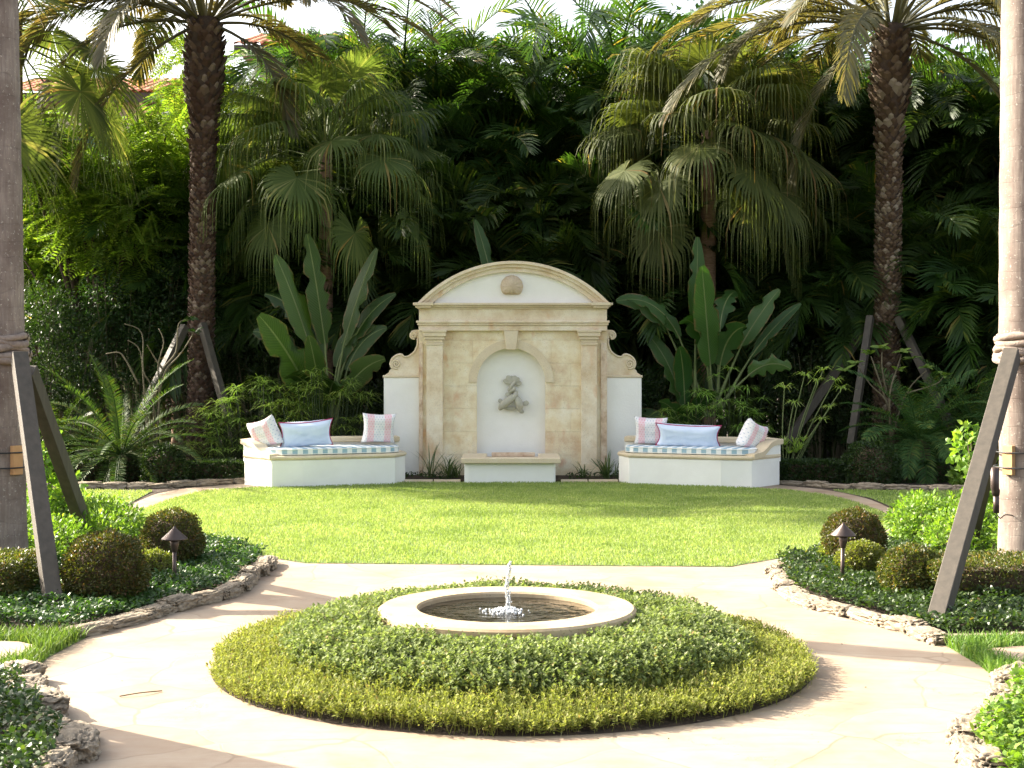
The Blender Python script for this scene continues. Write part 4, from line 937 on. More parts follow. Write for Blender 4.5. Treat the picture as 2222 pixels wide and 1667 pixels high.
# ------------------------------------------------------------------ royal palms with their braces
def royal(X, Y, label, H=9.0, rad=.205, wrap=True, lean=0.0, hidden=False, side=1):
    t = thing('royal_palm', label, 'palm', (X,Y,0))
    zz = np.linspace(0,H,60); rr = [rad*(1.12-.12*min(1,z/.8)+.05*math.sin(z*.8)+.012*math.sin(z*27)) for z in zz]
    g = G(); g.tube([(lean*z, 0, z) for z in zz], rr, 32); tr = part('trunk', g, M['royal'], t, smooth=True)
    g = G(); g.tube([(lean*H,0,H),(lean*H,0,H+.6),(lean*H,0,H+1.3)], [rad*.95,rad*.8,rad*.3], 16); part('crownshaft', g, M['stem'], t, smooth=True)
    g = G()
    for k in range(13):
        az = k*2.4; frond(g, 3.2, az, 1.2-.07*k, 1.6+.06*k, 60, .6, .04, va=.2, dr=.3, roll=rng.normal(0,.4), o=(lean*H,0,H+1.1), rw=.03)
    part('fronds', g, M['areca'], t)
    if wrap:
        g = G(); zc_ = 2.0
        for k in range(5):                               # bunched burlap
            z = zc_-.12+.05*k; pts = [((rad+.028+.012*math.sin(a*5+k))*math.cos(a)+lean*z, (rad+.028+.012*math.sin(a*5+k))*math.sin(a), z+.015*math.sin(a*3+k*2)) for a in np.linspace(0,2*math.pi,33)]
            g.tube(pts, [.030+.012*mnoise.noise((k*3.1,q*.7,X)) for q in range(33)], 8, cap=False)
        part('burlap_wrap', g, M['burlap'], t, smooth=True)
        for z in (.96, 1.09):
            g = G(); g.tube([((rad+.052)*math.cos(a)+lean*z, (rad+.052)*math.sin(a), z) for a in np.linspace(0,2*math.pi,33)], .007, 6, cap=False); part('strap', g, M['strap'], t, smooth=True)
        g = G(); a = R(-35) if side > 0 else R(215); c, s_ = math.cos(a), math.sin(a)
        d = Vector((c,s_,0)); sd = Vector((-s_,c,0)); o = d*(rad+.0)
        V = [tuple(o+sd*x+d*y+Vector((lean,0,z))) for z in (.90,1.15) for x,y in ((-.05,0),(.05,0),(.05,.045),(-.05,.045))]
        g.add(V, [(3,2,1,0),(4,5,6,7),(0,1,5,4),(1,2,6,5),(2,3,7,6),(3,0,4,7)]); part('wood_batten', g, M['wood'], t, bevel=.004)
    return t
RX, RY = 4.44, 12.8
royal(-4.43, RY, 'thick grey ringed royal palm trunk at the left edge', lean=-.012, side=1)
royal(RX+.02, RY, 'thick pale ringed royal palm trunk at the right edge', lean=.0, rad=.215, side=-1)
def post(a, b, label, wd=.11, hg=.13, name='support_post', roll=0, cap=None):
    a = Vector(a); o = thing(name, label, 'support post', tuple(a)); o['group'] = 'timber posts bracing the palms'
    g = G(); g.beam((0,0,0), tuple(Vector(b)-a), wd, hg, roll); part('beam', g, M['timber'], o, bevel=.006)
    if cap: 
        g = G(); c0 = Vector(b)-a; g.beam(tuple(c0+Vector((0,0,-.06))), tuple(c0+Vector((0,0,.13))), wd*1.05, hg*1.05); part('top_block', g, M['timber'], o, bevel=.006)
    return o
def pp(px, py, Y): return at(px, py, Y)
xb, yb = gp(118,1312,.05)
post((xb,yb,0), at(42,770,12.45), 'grey timber post leaning up to the left royal palm, nearest one', .125, .14, cap=1)
post((gp(186,1112,.35)[0]+.12, 14.4, 0), at(62,800,12.95), 'dark brown timber post leaning from behind the left royal palm', .11, .14)
post((-6.6,13.4,0), (-4.62,12.8,2.0), 'timber post propping the left royal palm from outside the picture')
xb, yb = gp(2020,1345,.05)
post((xb,yb,0), at(2186,765,12.45), 'grey timber post leaning up to the right royal palm, nearest one', .125, .14, cap=1)
post((gp(2150,1140,.35)[0]-.03, 14.2, 0), at(2172,830,13.0), 'olive timber post standing close behind the right royal palm', .10, .14)
post((6.6,13.4,0), (4.66,12.8,2.0), 'timber post propping the right royal palm from outside the picture')
# bullet spotlight strapped at the right palm
sp_ = thing('spotlight', 'brown bullet spotlight mounted beside the right royal palm', 'spotlight', at(2151,1070,12.5))
g = G(); s = 12.5/F
g.tube([(0,0,0),(0,0,10*s),(-3*s,-.01,16*s),(-4*s,-.02,60*s)], [8*s,9*s,9*s,9.5*s], 16); part('lamp_body', g, M['metal'], sp_, smooth=True)
g = G(); g.tube([(1*s,0,-38*s),(1*s,0,0)], 6.5*s, 12); part('bracket', g, M['metal'], sp_, smooth=True)
g = G(); g.tube(crom([(1*s,0,-38*s),(10*s,0,-50*s),(30*s,.1,-45*s),(70*s,.2,-52*s)],4), .005, 6); part('cable', g, M['strap'], sp_, smooth=True)
# palm just outside the frame on the left, whose shadow crosses the near path
royal(-3.75, 7.95, 'royal palm just outside the left edge beside the near path', wrap=False, lean=-.004, H=9.5)
post((-3.0,8.15,0), (-3.55,7.85,2.1), 'timber post of the palm just outside the left edge')
# ------------------------------------------------------------------ tall palms behind the wall
def rnd_fr(n, el0=1.3, el1=-.5): return [(i*2.39996+rng.normal(0,.1), el0+(el1-el0)*(i/n)**1.1+rng.normal(0,.08), 1.2+.5*(i/n)+rng.normal(0,.1), rng.uniform(.85,1.05), rng.normal(0,.5)) for i in range(n)]
DL = 24.6; xt = at(442,60,DL); xbL = at(432,700,DL)
d1 = rnd_fr(30, 1.3, .3) + [(R(185),.45,1.25,1.05,.3),(R(200),.1,1.5,.95,-.4),(R(-6),.55,1.25,1.25,.2),(R(-14),.35,1.05,1.2,-.3),(R(195),-.5,1.0,1.0,.3),(R(-20),-.35,1.2,.7,.3),(R(200),.62,1.5,1.1,.1),(R(4),.75,1.5,1.3,.3)]
dpl = make_date_palm('date_palm', 'tall date palm with shaggy dark trunk left of the wall fountain', xt[2]+.15, (xt[0]-xbL[0],0), d1); dpl.location = (xbL[0],DL,0)
xt = at(1925,75,DL); xbR = at(1912,680,DL)
d2 = rnd_fr(32, 1.3, .15) + [(R(186),.5,1.35,1.25,.3),(R(192),.2,1.3,1.3,-.3),(R(-8),.5,1.5,1.1,.2),(R(-12),.1,1.5,1.0,-.3),(R(200),-.5,1.1,.95,.3),(R(-20),-.3,1.1,.8,.3),(R(172),.35,1.2,1.3,.5)]
dpr = make_date_palm('date_palm', 'tall date palm with scaly brown trunk right of the wall fountain', xt[2]+.15, (xt[0]-xbR[0],0), d2); dpr.location = (xbR[0],DL,0)
post(at(270,830,23.6)[:2]+(0,) and (at(250,850,23.2)[0],23.2,.2), at(400,705,24.4), 'grey timber brace sloping left from the left date palm')
post((at(520,900,23.6)[0],23.6,.2), at(436,700,24.4), 'grey timber brace sloping right from the left date palm')
post((at(1700,880,24.2)[0],24.2,.5), at(1872,705,24.5), 'pale tipped timber brace sloping far left from the right date palm')
post((at(1838,880,23.3)[0],23.3,.5), at(1880,685,24.3), 'steep grey timber brace at the left of the right date palm')
post((at(2080,870,23.6)[0],23.6,.4), at(1940,685,24.4), 'grey timber brace sloping right from the right date palm')
fp = make_fan_palm('fan_palm', 'large fan palm with drooping leaf tips left of the wall fountain', 5.55, .11, nl=46, Rr=1.05, pet=1.7, lo=-.5); fp.location = (at(704,700,25.4)[0],25.4,0)
fp2 = make_fan_palm('fan_palm', 'large fan palm with drooping leaf tips and bare trunk right of the wall fountain', 5.75, .11, nl=48, Rr=1.1, pet=1.75, rad=.13, lo=-.45); fp2.location = (at(1530,600,25.2)[0],25.2,0)
fp3 = make_fan_palm('fan_palm', 'dark fan palm reaching in at the top left beside the palm trunk', 7.6, .1, nl=26, Rr=1.25, pet=1.9, droop=.4, lo=-.9); fp3.location = (-8.25,24.5,0)
fp4 = make_fan_palm('fan_palm', 'small yellow green fan palm behind the left date palm trunk', 3.9, .1, nl=20, Rr=.8, pet=.9, droop=.6); fp4.location = (at(385,400,27)[0],27,0)
# ------------------------------------------------------------------ jungle of areca palms and trees
ar = [make_areca('areca_palm','', 7.6, 11, 7, 2.4, 1.1), make_areca('areca_palm','', 6.6, 10, 7, 2.2, 1.0), make_areca('areca_palm','', 3.9, 10, 7, 1.9, .9), make_areca('areca_palm','', 3.0, 9, 6, 1.6, .7)]
index_kids()
ga = 'feathery areca palms massed behind the wall fountain'
def areca(i, px, Y, sc, rz, lb): place(ar[i], ((px-CX)/F*Y, Y, 0), rz, sc, lb, ga)
tallspots = [(160,31,.95),(500,31,.98),(620,30.5,1.12),(760,29.5,1.24),(880,29.5,1.26),(990,29.6,1.2),(1080,29.0,1.06),(1190,29.2,1.12),(1300,28.6,1.30),(1400,29.6,1.26),(1500,29.0,1.14),(1620,29.5,1.20),(1720,29,1.06),(1830,29.2,1.14),(1960,28.6,1.08),(2060,28,1.06),(2160,27.5,1.08),(2270,28,1.1)]
for k, (px, Y, sc) in enumerate(tallspots):
    areca(k % 2, px, Y, sc*(1.0 if k%2==0 else 1.12), k*1.3, 'tall feathery areca palm, %s from the left in the tall row behind the wall fountain' % ORD[k])
low = [(350,28),(470,27.5),(560,27),(640,27.4),(780,27),(860,27.2),(930,27.2),(1000,27.8),(1080,27.4),(1160,27.0),(1240,27.4),(1320,27.6),(1400,27),(1470,27.4),(1600,27),(1680,26.8),(1760,26.4),(1830,26.8),(1980,26.4),(2060,26.0),(2140,25.6),(2210,25.2)]
for k, (px, Y) in enumerate(low):
    areca(2+(k%2), px, Y, rng.uniform(1.0,1.3), k*2.1, 'lower areca palm with arching fronds in shade, %s from the left in the low row' % ORD[k])
def tree(name, label, X, Y, H, blobs, n, m, pin=True, L=.11, W=.05, group=None, tm='darkbark'):
    t = thing(name, label, 'tree', (X,Y,0), group=group); g = G()
    g.tube([(0,0,0),(.08,0,H*.3),(.0,.05,H*.6)], [.16,.12,.07], 10)
    for (cx,cy,cz,rx,ry,rz) in blobs:
        g.tube([(0,0,H*.25),(cx*.5,cy*.5,(H*.3+cz)/2),(cx,cy,cz+rz*.4)], [.06,.045,.015], 6)
    part('trunk', g, M[tm], t, smooth=True); g = G()
    if pin: sprigcloud(g, blobs, n, L=.42, nl=8, ll=.115, lw=.045, sh=.2)
    else: leafcloud(g, blobs, n, L, W, 0, shell=.3, amp=.4, gap=.55, noise_s=2)
    part('crown', g, m, t); return t
def bl(k, sx, sy, z0, z1, r, x0=0): return [(x0+rng.uniform(-sx,sx), rng.uniform(-sy,sy), rng.uniform(z0,z1), r*rng.uniform(.7,1.2), r*rng.uniform(.7,1.1), r*rng.uniform(.6,1.0)) for _ in range(k)]
tree('feathery_tree','bright green feathery tree in sun between the left palm trunks', at(215,400,26.2)[0], 26.2, 5.6, bl(18,1.6,.9,3.4,6.0,.62), 2600, M['bleaf'])
tree('feathery_tree','pale green feathery tree rising beside the left date palm', at(370,200,28)[0], 28, 7.4, bl(13,1.0,.9,4.2,7.3,.55), 1500, M['bleaf'])
tree('feathery_tree','feathery green tree at the far left behind the royal palm', at(60,400,28)[0], 28, 5.6, bl(12,1.3,.9,3.4,5.6,.7), 1700, M['bleaf'])
for k, (px, Y, H, lb) in enumerate([(120,25.2,3.4,'dark glossy bush behind the cycad at the far left'),(260,25.6,3.8,'dark glossy bush behind the bare branches'),(470,25.8,3.2,'dark glossy bush right of the left date palm'),(590,25.4,2.9,'dark glossy bush behind the left paddle leaved plant'),(20,24.6,3.0,'dark glossy bush beside the left royal palm trunk'),(2100,25.6,2.4,'dark bush behind the right date palm brace'),(1780,25.2,2.2,'dark bush left of the right date palm foot'),(1330,24.8,2.0,'dark bush behind the right scroll of the wall fountain'),(860,24.7,2.0,'dark bush behind the left scroll of the wall fountain'),(2230,24.6,2.6,'dark bush beside the right royal palm trunk')]):
    leafy('dark_bush', lb, 'bush', ((px-CX)/F*Y,Y,0), bl(12,.9,.35,H*.2,H*.85,.55), 9000, .075, .032, M['dleaf'], kind=0, shell=.25, amp=.35, noise_s=2)
# far trees that close the view
bt = [tree('background_tree','', 0,0,7.5, bl(20,2.0,.8,.8,7.0,1.35), 26000, M['dleaf'], False, .16, .08), tree('background_tree','',0,0,6.8, bl(20,2.0,.8,.8,6.2,1.3), 26000, M['dleaf'], False, .16, .08)]
index_kids(); gb = 'broad leaved trees closing the view behind the palms'
BT = [(-13,31,.5),(-10.2,33,.5),(-7.6,32.5,.6),(-4.4,33,.92),(-1.6,32,.95),(1.2,32.5,.9),(4.0,32,1.0),(6.9,32.5,.98),(9.8,31.5,.95),(12.6,31,.95),(-2.9,30,.85),(2.6,30,.88),(5.6,30,.9),(8.4,29.8,.9),(11.2,29,.9),(-5.8,30.5,.7),(-9,30,.62),(0.1,30.3,.85)]
for k, (X, Y, s) in enumerate(BT):
    place(bt[k%2], (X,Y,0), k*1.7, s*1.12, 'leafy dark tree, %s from the left in the far row behind the palms' % ORD[sorted(x_[0] for x_ in BT).index(X)], gb)
# ------------------------------------------------------------------ paddle leaved plants (giant bird of paradise)
def paddle(g, gst, base, az, el, Lp, Lb, Wb, curl=.6, roll=0, fold=.25, tear=.1):
    K = 13; ca, sa = math.cos(az), math.sin(az)
    p0 = np.array(base, float); d0 = np.array([math.cos(el)*ca, math.cos(el)*sa, math.sin(el)])
    elb = el-.12; pm = p0+d0*Lp
    gst.tube([tuple(p0), tuple(p0+d0*Lp*.5+np.array([0,0,.02])), tuple(pm)], [.035,.024,.014], 7, cap=False)
    t = np.linspace(0,1,K); a = elb-curl*t**1.5; T = np.c_[np.cos(a)*ca, np.cos(a)*sa, np.sin(a)]
    P = np.concatenate([[np.zeros(3)], np.cumsum((T[1:]+T[:-1])/2*Lb/(K-1),0)])+pm
    S0 = np.array([-sa,ca,0.0]); U = unit(np.cross(T, S0)); S = S0*math.cos(roll)+U*math.sin(roll); U = np.cross(T, S); U = np.where(U[:,2:3]*0+1 > 0, U, U)
    wd = Wb/2*np.sin(np.pi*np.clip(t*.93+.05,0,1))**.55*(1-.15*t); cols = [-1,-.55,0,.55,1]; V=[];UVs=[]
    for i in range(K):
        jit = 1+rng.normal(0,.03)
        for c in cols:
            u = abs(c); e = P[i]+S[i]*c*wd[i]*jit*math.cos(fold)+U[i]*(u*math.sin(fold)*wd[i] - u*u*.25*wd[i])
            if u == 1 and rng.random() < tear+.06: e = e+(P[i]-e)*rng.uniform(.3,.9)
            V.append(e); UVs.append((c, t[i]))
    nc = 5; g.add(V, [(i*nc+j,(i+1)*nc+j,(i+1)*nc+j+1,i*nc+j+1) for i in range(K-1) for j in range(nc-1)], UVs)
    gst.tube([tuple(P[i]-U[i]*.004) for i in range(K)], [.014*(1-.85*x)+.002 for x in t], 5, cap=False)
def paddleplant(label, X, Y, spec):
    t = thing('paddle_leaf_plant', label, 'plant', (X,Y,0)); g = G(); gs = G()
    for s in spec: paddle(g, gs, *s)
    part('stalks', gs, M['stem'], t, smooth=True); part('leaves', g, M['bird'], t, smooth=True, uv=True)
def pl(Xp, Y, hx, hy, tx, ty, Wb, fr=.45, face=0, curl=.35, dy=0, tear=.08, fold=.25, roll=0, X0=0):
    """leaf whose foot is at pixel hx,hy and whose tip is at tx,ty (plane of depth Y); fr = share of stalk"""
    a = Vector(at(hx,hy,Y)); b = Vector(at(tx,ty,Y)); b.y += dy; v = b-a; L = v.length*1.04
    az = math.atan2(v.y, v.x); el = math.asin(v.z/v.length)+curl*.22
    T = np.array([math.cos(el)*math.cos(az), math.cos(el)*math.sin(az), math.sin(el)]); S0 = np.array([-math.sin(az), math.cos(az), 0.]); U = np.cross(T, S0)
    roll = math.atan2(S0[1], -U[1])+roll*.45; Wb *= 1.12
    return ((a.x-X0, a.y-Y, a.z), az, el, L*fr, L*(1-fr), Wb, curl, roll, fold, tear)
YL = 24.0; X0 = at(700,1000,YL)[0]
def L_(*a, **k): return pl(X0, YL, *a, X0=X0, **k)
paddleplant('bird of paradise plant with tall paddle leaves left of the wall fountain', X0, YL, [
 L_(712,900,688,520,.42,fr=.40,roll=1.35,curl=.1,dy=-.3), L_(700,900,628,560,.42,fr=.42,roll=1.45,curl=.15,dy=-.4), L_(716,900,790,545,.34,fr=.42,roll=-1.3,curl=.15,dy=-.2),
 L_(690,900,610,665,.62,fr=.05,roll=1.5,curl=.35,dy=-.9), L_(702,930,690,715,.40,fr=.1,roll=1.4,curl=.3,dy=-.8), L_(700,880,575,618,.42,fr=.45,curl=1.1,dy=.3,tear=.5,roll=.5), L_(695,880,552,700,.38,fr=.40,curl=.9,dy=.3,roll=.6,tear=.3),
 L_(715,880,838,628,.30,fr=.45,curl=.7,roll=-1.0), L_(715,900,805,690,.30,fr=.45,curl=1.3,roll=-.5), L_(705,900,745,805,.36,fr=.3,curl=1.6,dy=-.8), L_(720,900,820,760,.40,fr=.3,curl=.8,dy=-.3), L_(690,900,640,790,.40,fr=.3,curl=1.2,dy=-.7), L_(720,930,830,700,.34,fr=.5,curl=1.0,roll=-.7), L_(700,900,655,640,.4,fr=.45,curl=.6,roll=.9,dy=.4)])
YR = 24.0; X0 = at(1540,1000,YR)[0]
paddleplant('bird of paradise plant with wide paddle leaves right of the wall fountain', X0, YR, [
 L_(1500,900,1500,528,.36,fr=.52,roll=1.2,curl=-.25,dy=-.2), L_(1540,900,1512,585,.60,fr=.34,roll=1.5,curl=.05,dy=-.6), L_(1530,900,1345,640,.26,fr=.55,curl=1.2,roll=.6,dy=-.2), L_(1525,900,1312,650,.3,fr=.6,curl=1.3,roll=.2),
 L_(1545,880,1660,628,.34,fr=.5,roll=-1.2,curl=.2,dy=-.2), L_(1560,880,1710,652,.22,fr=.45,roll=-1.1,curl=.3), L_(1540,880,1450,680,.34,fr=.5,curl=1.6,dy=-.8), L_(1545,880,1595,690,.42,fr=.42,curl=1.3,roll=-.8,dy=-.6),
 L_(1550,880,1605,622,.36,fr=.6,curl=1.2,roll=-.4,dy=.5,tear=.4), L_(1480,960,1465,740,.34,fr=.35,curl=.9,roll=.8,dy=-.4), L_(1490,980,1420,700,.36,fr=.3,curl=.6,roll=.9,dy=.2), L_(1490,980,1540,830,.30,fr=.4,curl=1.5,dy=-.5), L_(1480,980,1430,850,.3,fr=.3,curl=1.2,dy=-.3), L_(1550,880,1710,790,.34,fr=.5,curl=1.4,dy=-.3,tear=.4), L_(1470,980,1385,880,.34,fr=.3,curl=.9,dy=.3), L_(1490,980,1470,860,.3,fr=.4,curl=1.4,dy=-.4)])
YB = 24.6; X0 = at(1100,900,YB)[0]; YL_old = YL; YL = YB
paddleplant('bird of paradise plant whose leaves show above the arched pediment', X0, YB, [
 L_(1100,900,1042,488,.26,fr=.66,roll=1.1,curl=.1), L_(1105,900,1190,570,.50,fr=.66,curl=1.5,roll=.3,dy=-.2), L_(1100,900,1090,590,.4,fr=.5,curl=1.4,dy=-.2), L_(1100,900,1010,640,.4,fr=.5,curl=1.2), L_(1100,900,1200,660,.4,fr=.5,curl=1.2)])
# ------------------------------------------------------------------ umbrella sedge, papyrus, cycads, tufts, bare branches
def umbrella(g, P, n, L, W, el=.35, dr=.5):
    """blades radiating from the stem top"""
    N_ = len(P); a = np.arange(n)*2*np.pi/n; A = (a[None]+rng.uniform(0,6.28,(N_,1))+rng.normal(0,.1,(N_,n))).ravel(); E = (el+rng.normal(0,.2,(N_,n))).ravel()
    PP = np.repeat(P, n, 0); Lm = L*rng.uniform(.75,1.15,N_*n)*np.repeat(rng.uniform(.8,1.2,N_), n)
    d = np.c_[np.cos(A)*np.cos(E), np.sin(A)*np.cos(E), np.sin(E)]; s = np.c_[-np.sin(A), np.cos(A), np.zeros(len(A))]*(W/2); dn = np.array([0,0,-1.0])
    m = PP+d*(Lm*.5)[:,None]+dn*(dr*Lm*.18)[:,None]; e = PP+d*(Lm*.92)[:,None]+dn*(dr*Lm*.75)[:,None]
    V = np.stack([PP-s*.6,PP+s*.6,m+s,m-s,e+s*.15,e-s*.15],1).reshape(-1,3); o = np.arange(len(A))[:,None]*6
    g.add(V, np.concatenate([o+np.array([0,1,2,3]), o+np.array([3,2,4,5])]))
def sedge(label, px, Y, n, wx, h0, h1, m='sedge', L=.27, W=.017, nb=20, el=.3, name='umbrella_sedge'):
    t = thing(name, label, 'plant', ((px-CX)/F*Y,Y,0)); g = G(); gs = G(); P = []
    for k in range(n):
        x = rng.uniform(-wx,wx); y = rng.uniform(-.35,.25); h = rng.uniform(h0,h1)*(1-.25*abs(x)/wx); bx_ = x*.6
        gs.tube([(bx_,y*.5,0),(x*.85,y*.8,h*.6),(x,y,h)], [.007,.006,.005], 4, cap=False); P.append((x,y,h))
    umbrella(g, np.array(P), nb, L, W, el=el); part('stems', gs, M['dstem'], t); part('blades', g, M[m], t)
sedge('umbrella sedge with whorls of narrow blades behind the left bench', 700, 23.3, 95, .85, .5, 1.75)
sedge('umbrella sedge behind the left end of the left bench', 560, 23.4, 80, .75, .4, 1.6)
sedge('umbrella sedge filling the gap beside the cycad', 480, 23.6, 50, .6, .3, 1.3)
sedge('umbrella sedge with whorls of narrow blades behind the right bench', 1570, 23.3, 46, .6, .7, 1.75)
sedge('umbrella sedge behind the left pillow of the right bench', 1440, 23.4, 26, .4, .4, 1.2)
t = thing('papyrus', 'tall papyrus with thin stems fanning out beside the right bench', 'plant', (at(1700,1000,22.9)[0],22.9,0)); g = G(); gs = G(); P = []
for (bx0, tx, ty) in [(1695,1692,838),(1698,1735,812),(1700,1762,822),(1702,1775,800),(1705,1800,822),(1708,1815,840),(1700,1772,905),(1705,1790,880),(1697,1712,870)]:
    a = at(bx0,1040,22.9); b = at(tx,ty,22.9); X0 = t.location.x; a=(a[0]-X0,0,0); b=(b[0]-X0,-.1,b[2]); mid=((a[0]*.5+b[0]*.5)-.03,-.03,b[2]*.52)
    gs.tube(crom([a,mid,b],4), .009, 6, cap=False); P.append(b)
umbrella(g, np.array(P), 18, .27, .02, el=.6, dr=.7); umbrella(g, np.array([(rng.uniform(-.1,.25),-.05,rng.uniform(.3,.6)) for _ in range(7)]), 10, .3, .02, el=1.0)
part('stems', gs, M['stem'], t, smooth=True); part('blades', g, M['papyrus'], t)
def cycad(label, px, Y, n, L, zc=.35, m='cycad', ll=.17, name='cycad', wd=.013, nl=60, lo=-.3, dr=.1, va=.45):
    t = thing(name, label, 'cycad' if name=='cycad' else 'palm', ((px-CX)/F*Y,Y,0)); g = G(); g.lathe([(.16,0),(.19,.15),(.17,zc),(.05,zc+.08)], 14); part('trunk', g, M['cyc_trunk'], t, smooth=True); g = G()
    for i in range(n):
        f = i/n; az = i*2.39996+rng.normal(0,.12); el = 1.35-(1.35-lo)*f**.85
        frond(g, L*rng.uniform(.85,1.1)*(1-.2*f), az, el, .75+.75*f+rng.normal(0,.1), nl, ll, wd, va=va, dr=dr, roll=rng.normal(0,.25), o=(.05*math.cos(az),.05*math.sin(az),zc+.05), st=.1, rw=.012, fw=(1.25,.8))
    part('fronds', g, M[m], t); return t
cycad('large cycad with stiff dark fronds at the left of the lawn', 262, 22.5, 50, 1.7, .35)
cycad('dwarf palm with arching fronds behind the right grass', 1985, 22.9, 42, 1.55, .55, m='cycad', ll=.24, name='dwarf_palm', wd=.016, nl=46, dr=.3)
cycad('second dwarf palm partly hidden behind the right support post', 2110, 23.3, 32, 1.5, .7, m='cycad', ll=.24, name='dwarf_palm', wd=.016, nl=46, dr=.3)
cycad('small dwarf palm at the far left behind the post', 120, 23.6, 26, 1.1, .4, m='areca', ll=.22, name='dwarf_palm', wd=.016, nl=44, dr=.3)
ball(355,1012,50,22.0,M['dleaf'],'dark round bush right of the large cycad', 7000, L=.045, W=.024, amp=.15)
ball(1882,1015,62,22.1,M['dleaf'],'dark round bush behind the right grass', 8000, L=.045, W=.024, amp=.15, wide=.95)
for x0,x1,lb,n in ((at(95,1000,22)[0],at(300,1000,22)[0],'low dark hedge under the large cycad',9000),(at(400,1000,22)[0],at(520,1000,22)[0],'low dark hedge beside the left bench',7000),(at(1700,1000,22)[0],at(1830,1000,22)[0],'low dark hedge beside the right bench',7000),(at(1930,1000,22)[0],at(2160,1000,22)[0],'low dark hedge behind the right grass',10000)):
    hedgebox(x0,x1,22.2,22.9,.30,M['dleaf'],lb,n,.05,.026)
def tuft(label, px, Y, n, h, sp_=.35):
    t = thing('strap_leaf_tuft', label, 'plant', ((px-CX)/F*Y,Y,.02)); g = G(); a = rng.uniform(0,6.28,n); el = rng.uniform(.95,1.5,n); L = h*rng.uniform(.6,1.15,n)
    K = 6; V=[]
    P = np.c_[rng.normal(0,.03,(n,2)), np.zeros(n)]; s = np.c_[-np.sin(a),np.cos(a),np.zeros(n)]*.008
    for k in range(K):
        if k: e = el-(k/K)**2*rng.uniform(.5,1.0)*1.6; P = P+np.c_[np.cos(a)*np.cos(e),np.sin(a)*np.cos(e),np.sin(e)]*(L/(K-1))[:,None]
        w_ = [.8,1,1,.85,.6,.1][k]; V += [P+s*w_, P-s*w_]
    V = np.stack(V,1).reshape(-1,3); o = np.arange(n)[:,None]*(2*K)
    g.add(V, np.concatenate([o+np.array([2*k,2*k+2,2*k+3,2*k+1]) for k in range(K-1)])); part('blades', g, M['tuft'], t); return t
for px, Y, n, h, lb in ((930,22.75,16,.60,'strap leaved tuft nearest the left bench'),(968,22.6,40,.46,'thick strap leaved tuft left of the stone basin'),(985,22.75,16,.35,'small strap leaved tuft against the basin on the left'),(1262,22.75,16,.34,'small strap leaved tuft right of the stone basin'),(1310,22.6,40,.52,'tall strap leaved tuft nearest the right bench'),(1335,22.8,14,.36,'thin strap leaved tuft touching the right bench')): tuft(lb, px, Y, n, h)
def cover2(x0,x1,y0,y1,lb): 
    o = cover([(x0,y0),(x1,y0),(x1,y1),(x0,y1)], 500, .10, .05, .025, M['dleaf'], lb); return o
cover2(-1.72,-.85,22.45,23.0,'sparse low greenery on the soil left of the basin'); cover2(.85,1.72,22.45,23.0,'sparse low greenery on the soil right of the basin')
def branchy(label, Y, segs, leafs, m):
    X0 = at(segs[0][0][0],1000,Y)[0]; t = thing('branching_shrub', label, 'shrub', (X0,Y,0)); g = G()
    for s in segs:
        pts = [at(x,y,Y) for x,y in s]; pts = [(p[0]-X0, rng.normal(0,.05), p[2]) for p in pts]; pts = crom(pts, 4); g.tube(pts, [.018-.012*i/len(pts) for i in range(len(pts))], 6)
    part('branches', g, M['stem' if m is None else 'twig'], t, smooth=True)
    if leafs:
        P=[];D=[]
        for (x,y) in leafs:
            p = at(x,y,Y)
            for k in range(9): a = rng.uniform(0,6.28); P.append((p[0]-X0,0,p[2])); D.append((math.cos(a),math.sin(a),rng.uniform(-.2,.6)))
        g = G(); P=np.array(P);D=np.array(D); leaves(g,P,D,unit(rng.normal(0,.3,P.shape)+np.array([0,-.3,1])),.17*rng.uniform(.6,1.2,len(P)),.065,1); part('foliage', g, m, t)
branchy('shrub of bare twisting stems behind the large cycad', 23.3, [[(330,1000),(312,850),(302,760),(275,735)],[(330,1000),(330,850),(312,800),(306,720),(270,700)],[(335,1000),(345,850),(340,790),(352,740),(340,710)],[(345,850),(360,800),(385,770),(410,735),(420,715)],[(335,860),(350,800),(378,760),(385,700),(408,690)],[(300,830),(275,780),(258,762),(230,765)],[(352,800),(330,770),(320,745)]], [(408,690),(421,718)], M['dleaf'])
branchy('open branching shrub with clusters of large leaves right of the papyrus', 23.2, [[(1925,1000),(1920,880),(1880,830),(1850,790)],[(1925,950),(1920,850),(1940,790),(1950,765)],[(1925,950),(1960,850),(2000,800)],[(1920,880),(1890,800),(1880,770)],[(1920,860),(1905,800),(1905,760)],[(1960,850),(2020,830),(2040,815)]], [(1850,785),(1880,765),(1905,752),(1950,760),(1970,775),(2000,795),(2042,812),(1825,800),(1940,800)], M['sedge'])
# small bright plant at right among dark ones
leafy('small_plant','small bright green leafy plant behind the right support post','plant',(at(2068,1050,21.9)[0],21.6,0), [(0,0,.14,.16,.12,.14)], 160, .12, .06, M['shrub'], stems=False)
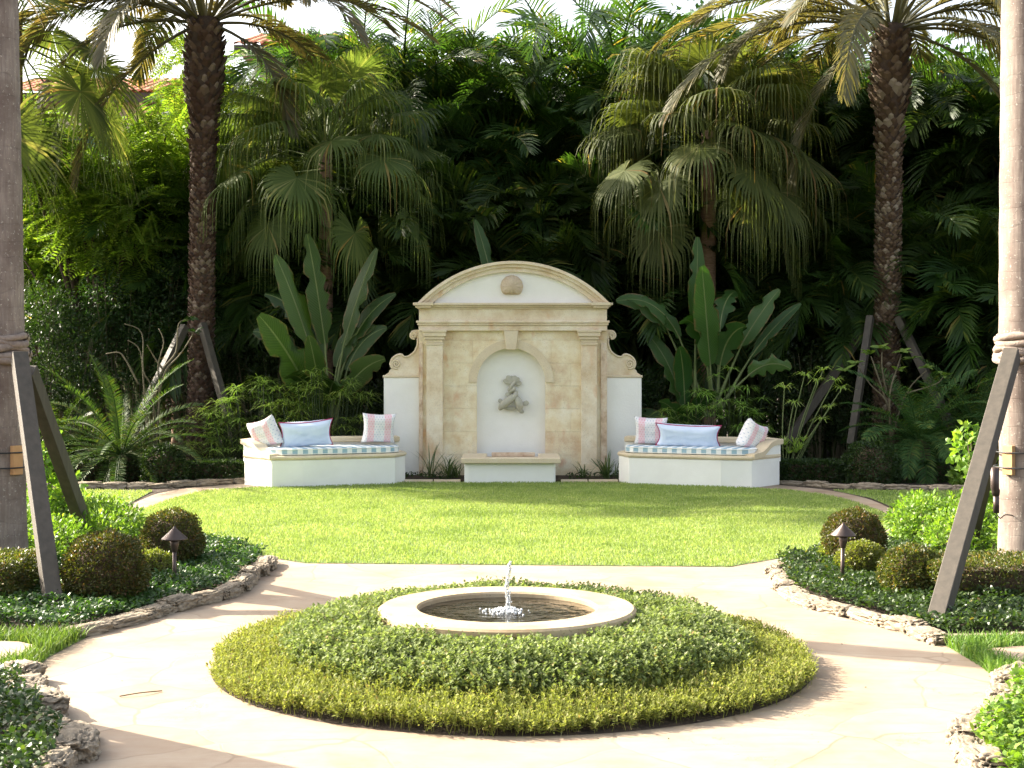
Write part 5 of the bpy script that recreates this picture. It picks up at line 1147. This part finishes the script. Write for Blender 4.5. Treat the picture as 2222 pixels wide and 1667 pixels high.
# ------------------------------------------------------------------ house behind the trees
def tiles(g, x0, x1, ye, ze, yr, zr, p=.28):
    n = int((x1-x0)/p*8); rows = 12; V = []
    for j in range(rows+1):
        t_ = j/rows
        for lift in ((0,) if j in (0,rows) else (0,.05)):
            for i in range(n+1):
                x = x0+(x1-x0)*i/n; V.append((x, ye+(yr-ye)*t_, ze+(zr-ze)*t_+.07*abs(math.sin(math.pi*(x-x0)/p))-(lift)))
    nr = len(V)//(n+1); g.add(V, [(r*(n+1)+i, r*(n+1)+i+1, (r+1)*(n+1)+i+1, (r+1)*(n+1)+i) for r in range(nr-1) for i in range(n)])
YH = 42
def house(label, pxa, pxb, eave_py, ridge_py, Y, dep=7):
    x0, x1 = (pxa-CX)/F*Y, (pxb-CX)/F*Y; ze = CAMH-(eave_py-HY)/F*Y; t = thing('house', label, 'house', ((x0+x1)/2, Y, 0)); hx = (x1-x0)/2
    g = G(); g.box(-hx,hx,0,dep,0,ze); part('wall', g, M['cream'], t)
    g = G(); g.box(-hx-.6,hx+.6,-.65,-.55,ze-.15,ze+.14); part('fascia', g, M['fascia'], t)
    g = G(); g.box(-hx-.55,hx+.55,-.56,dep+.5,ze+.001,ze+.05); part('soffit', g, M['fascia'], t)
    zr = ze+1.3; g = G(); tiles(g, -hx-.65, hx+.65, -.72, ze+.15, dep/2, zr); tiles(g, -hx-.65, hx+.65, dep+.6, ze+.15, dep/2, zr); part('roof', g, M['tile'], t, smooth=False)
    for wx in (-hx*.6, 0, hx*.6):
        g = G(); g.box(wx-.6,wx+.6,-.03,.01,ze-2.6,ze-1.0); wn = part('window', g, M['fascia'], t)
        g = G(); g.box(wx-.5,wx+.5,-.045,-.031,ze-2.5,ze-1.1); part('pane', g, M['pane'], wn)
    return t
house('cream house with red clay tile roof showing behind the left fan palm', 560, 690, 118, 75, YH)
house('lower cream house wing with clay tiles behind the far left trees', 40, 300, 218, 190, YH+3)

# ------------------------------------------------------------------ fallen bits on the paving
g = G(); n = 90; P = polysample(path_poly, n*4); P = P[(P[:,1] < 14)][:n]; a = rng.uniform(0,6.28,len(P))
leaves(g, np.c_[P, np.full(len(P),.012)], np.c_[np.cos(a),np.sin(a),rng.normal(0,.15,len(P))], unit(rng.normal(0,.3,(len(P),3))+np.array([0,0,1.])), rng.uniform(.008,.03,len(P)), rng.uniform(.004,.012,len(P)))
tag(part('leaf_litter', g, M['twig']), 'tiny dry leaves scattered on the pale paving', 'leaf litter', kind='stuff')
p0 = gp(258,1508); p1 = gp(350,1496); g = G(); g.tube(crom([(p0[0],p0[1],.01),((p0[0]+p1[0])/2,(p0[1]+p1[1])/2-.03,.02),(p1[0],p1[1],.01)],4), .0035, 5)
tag(part('fallen_twig', g, M['twig']), 'thin fallen twig lying on the left part of the paving', 'twig')
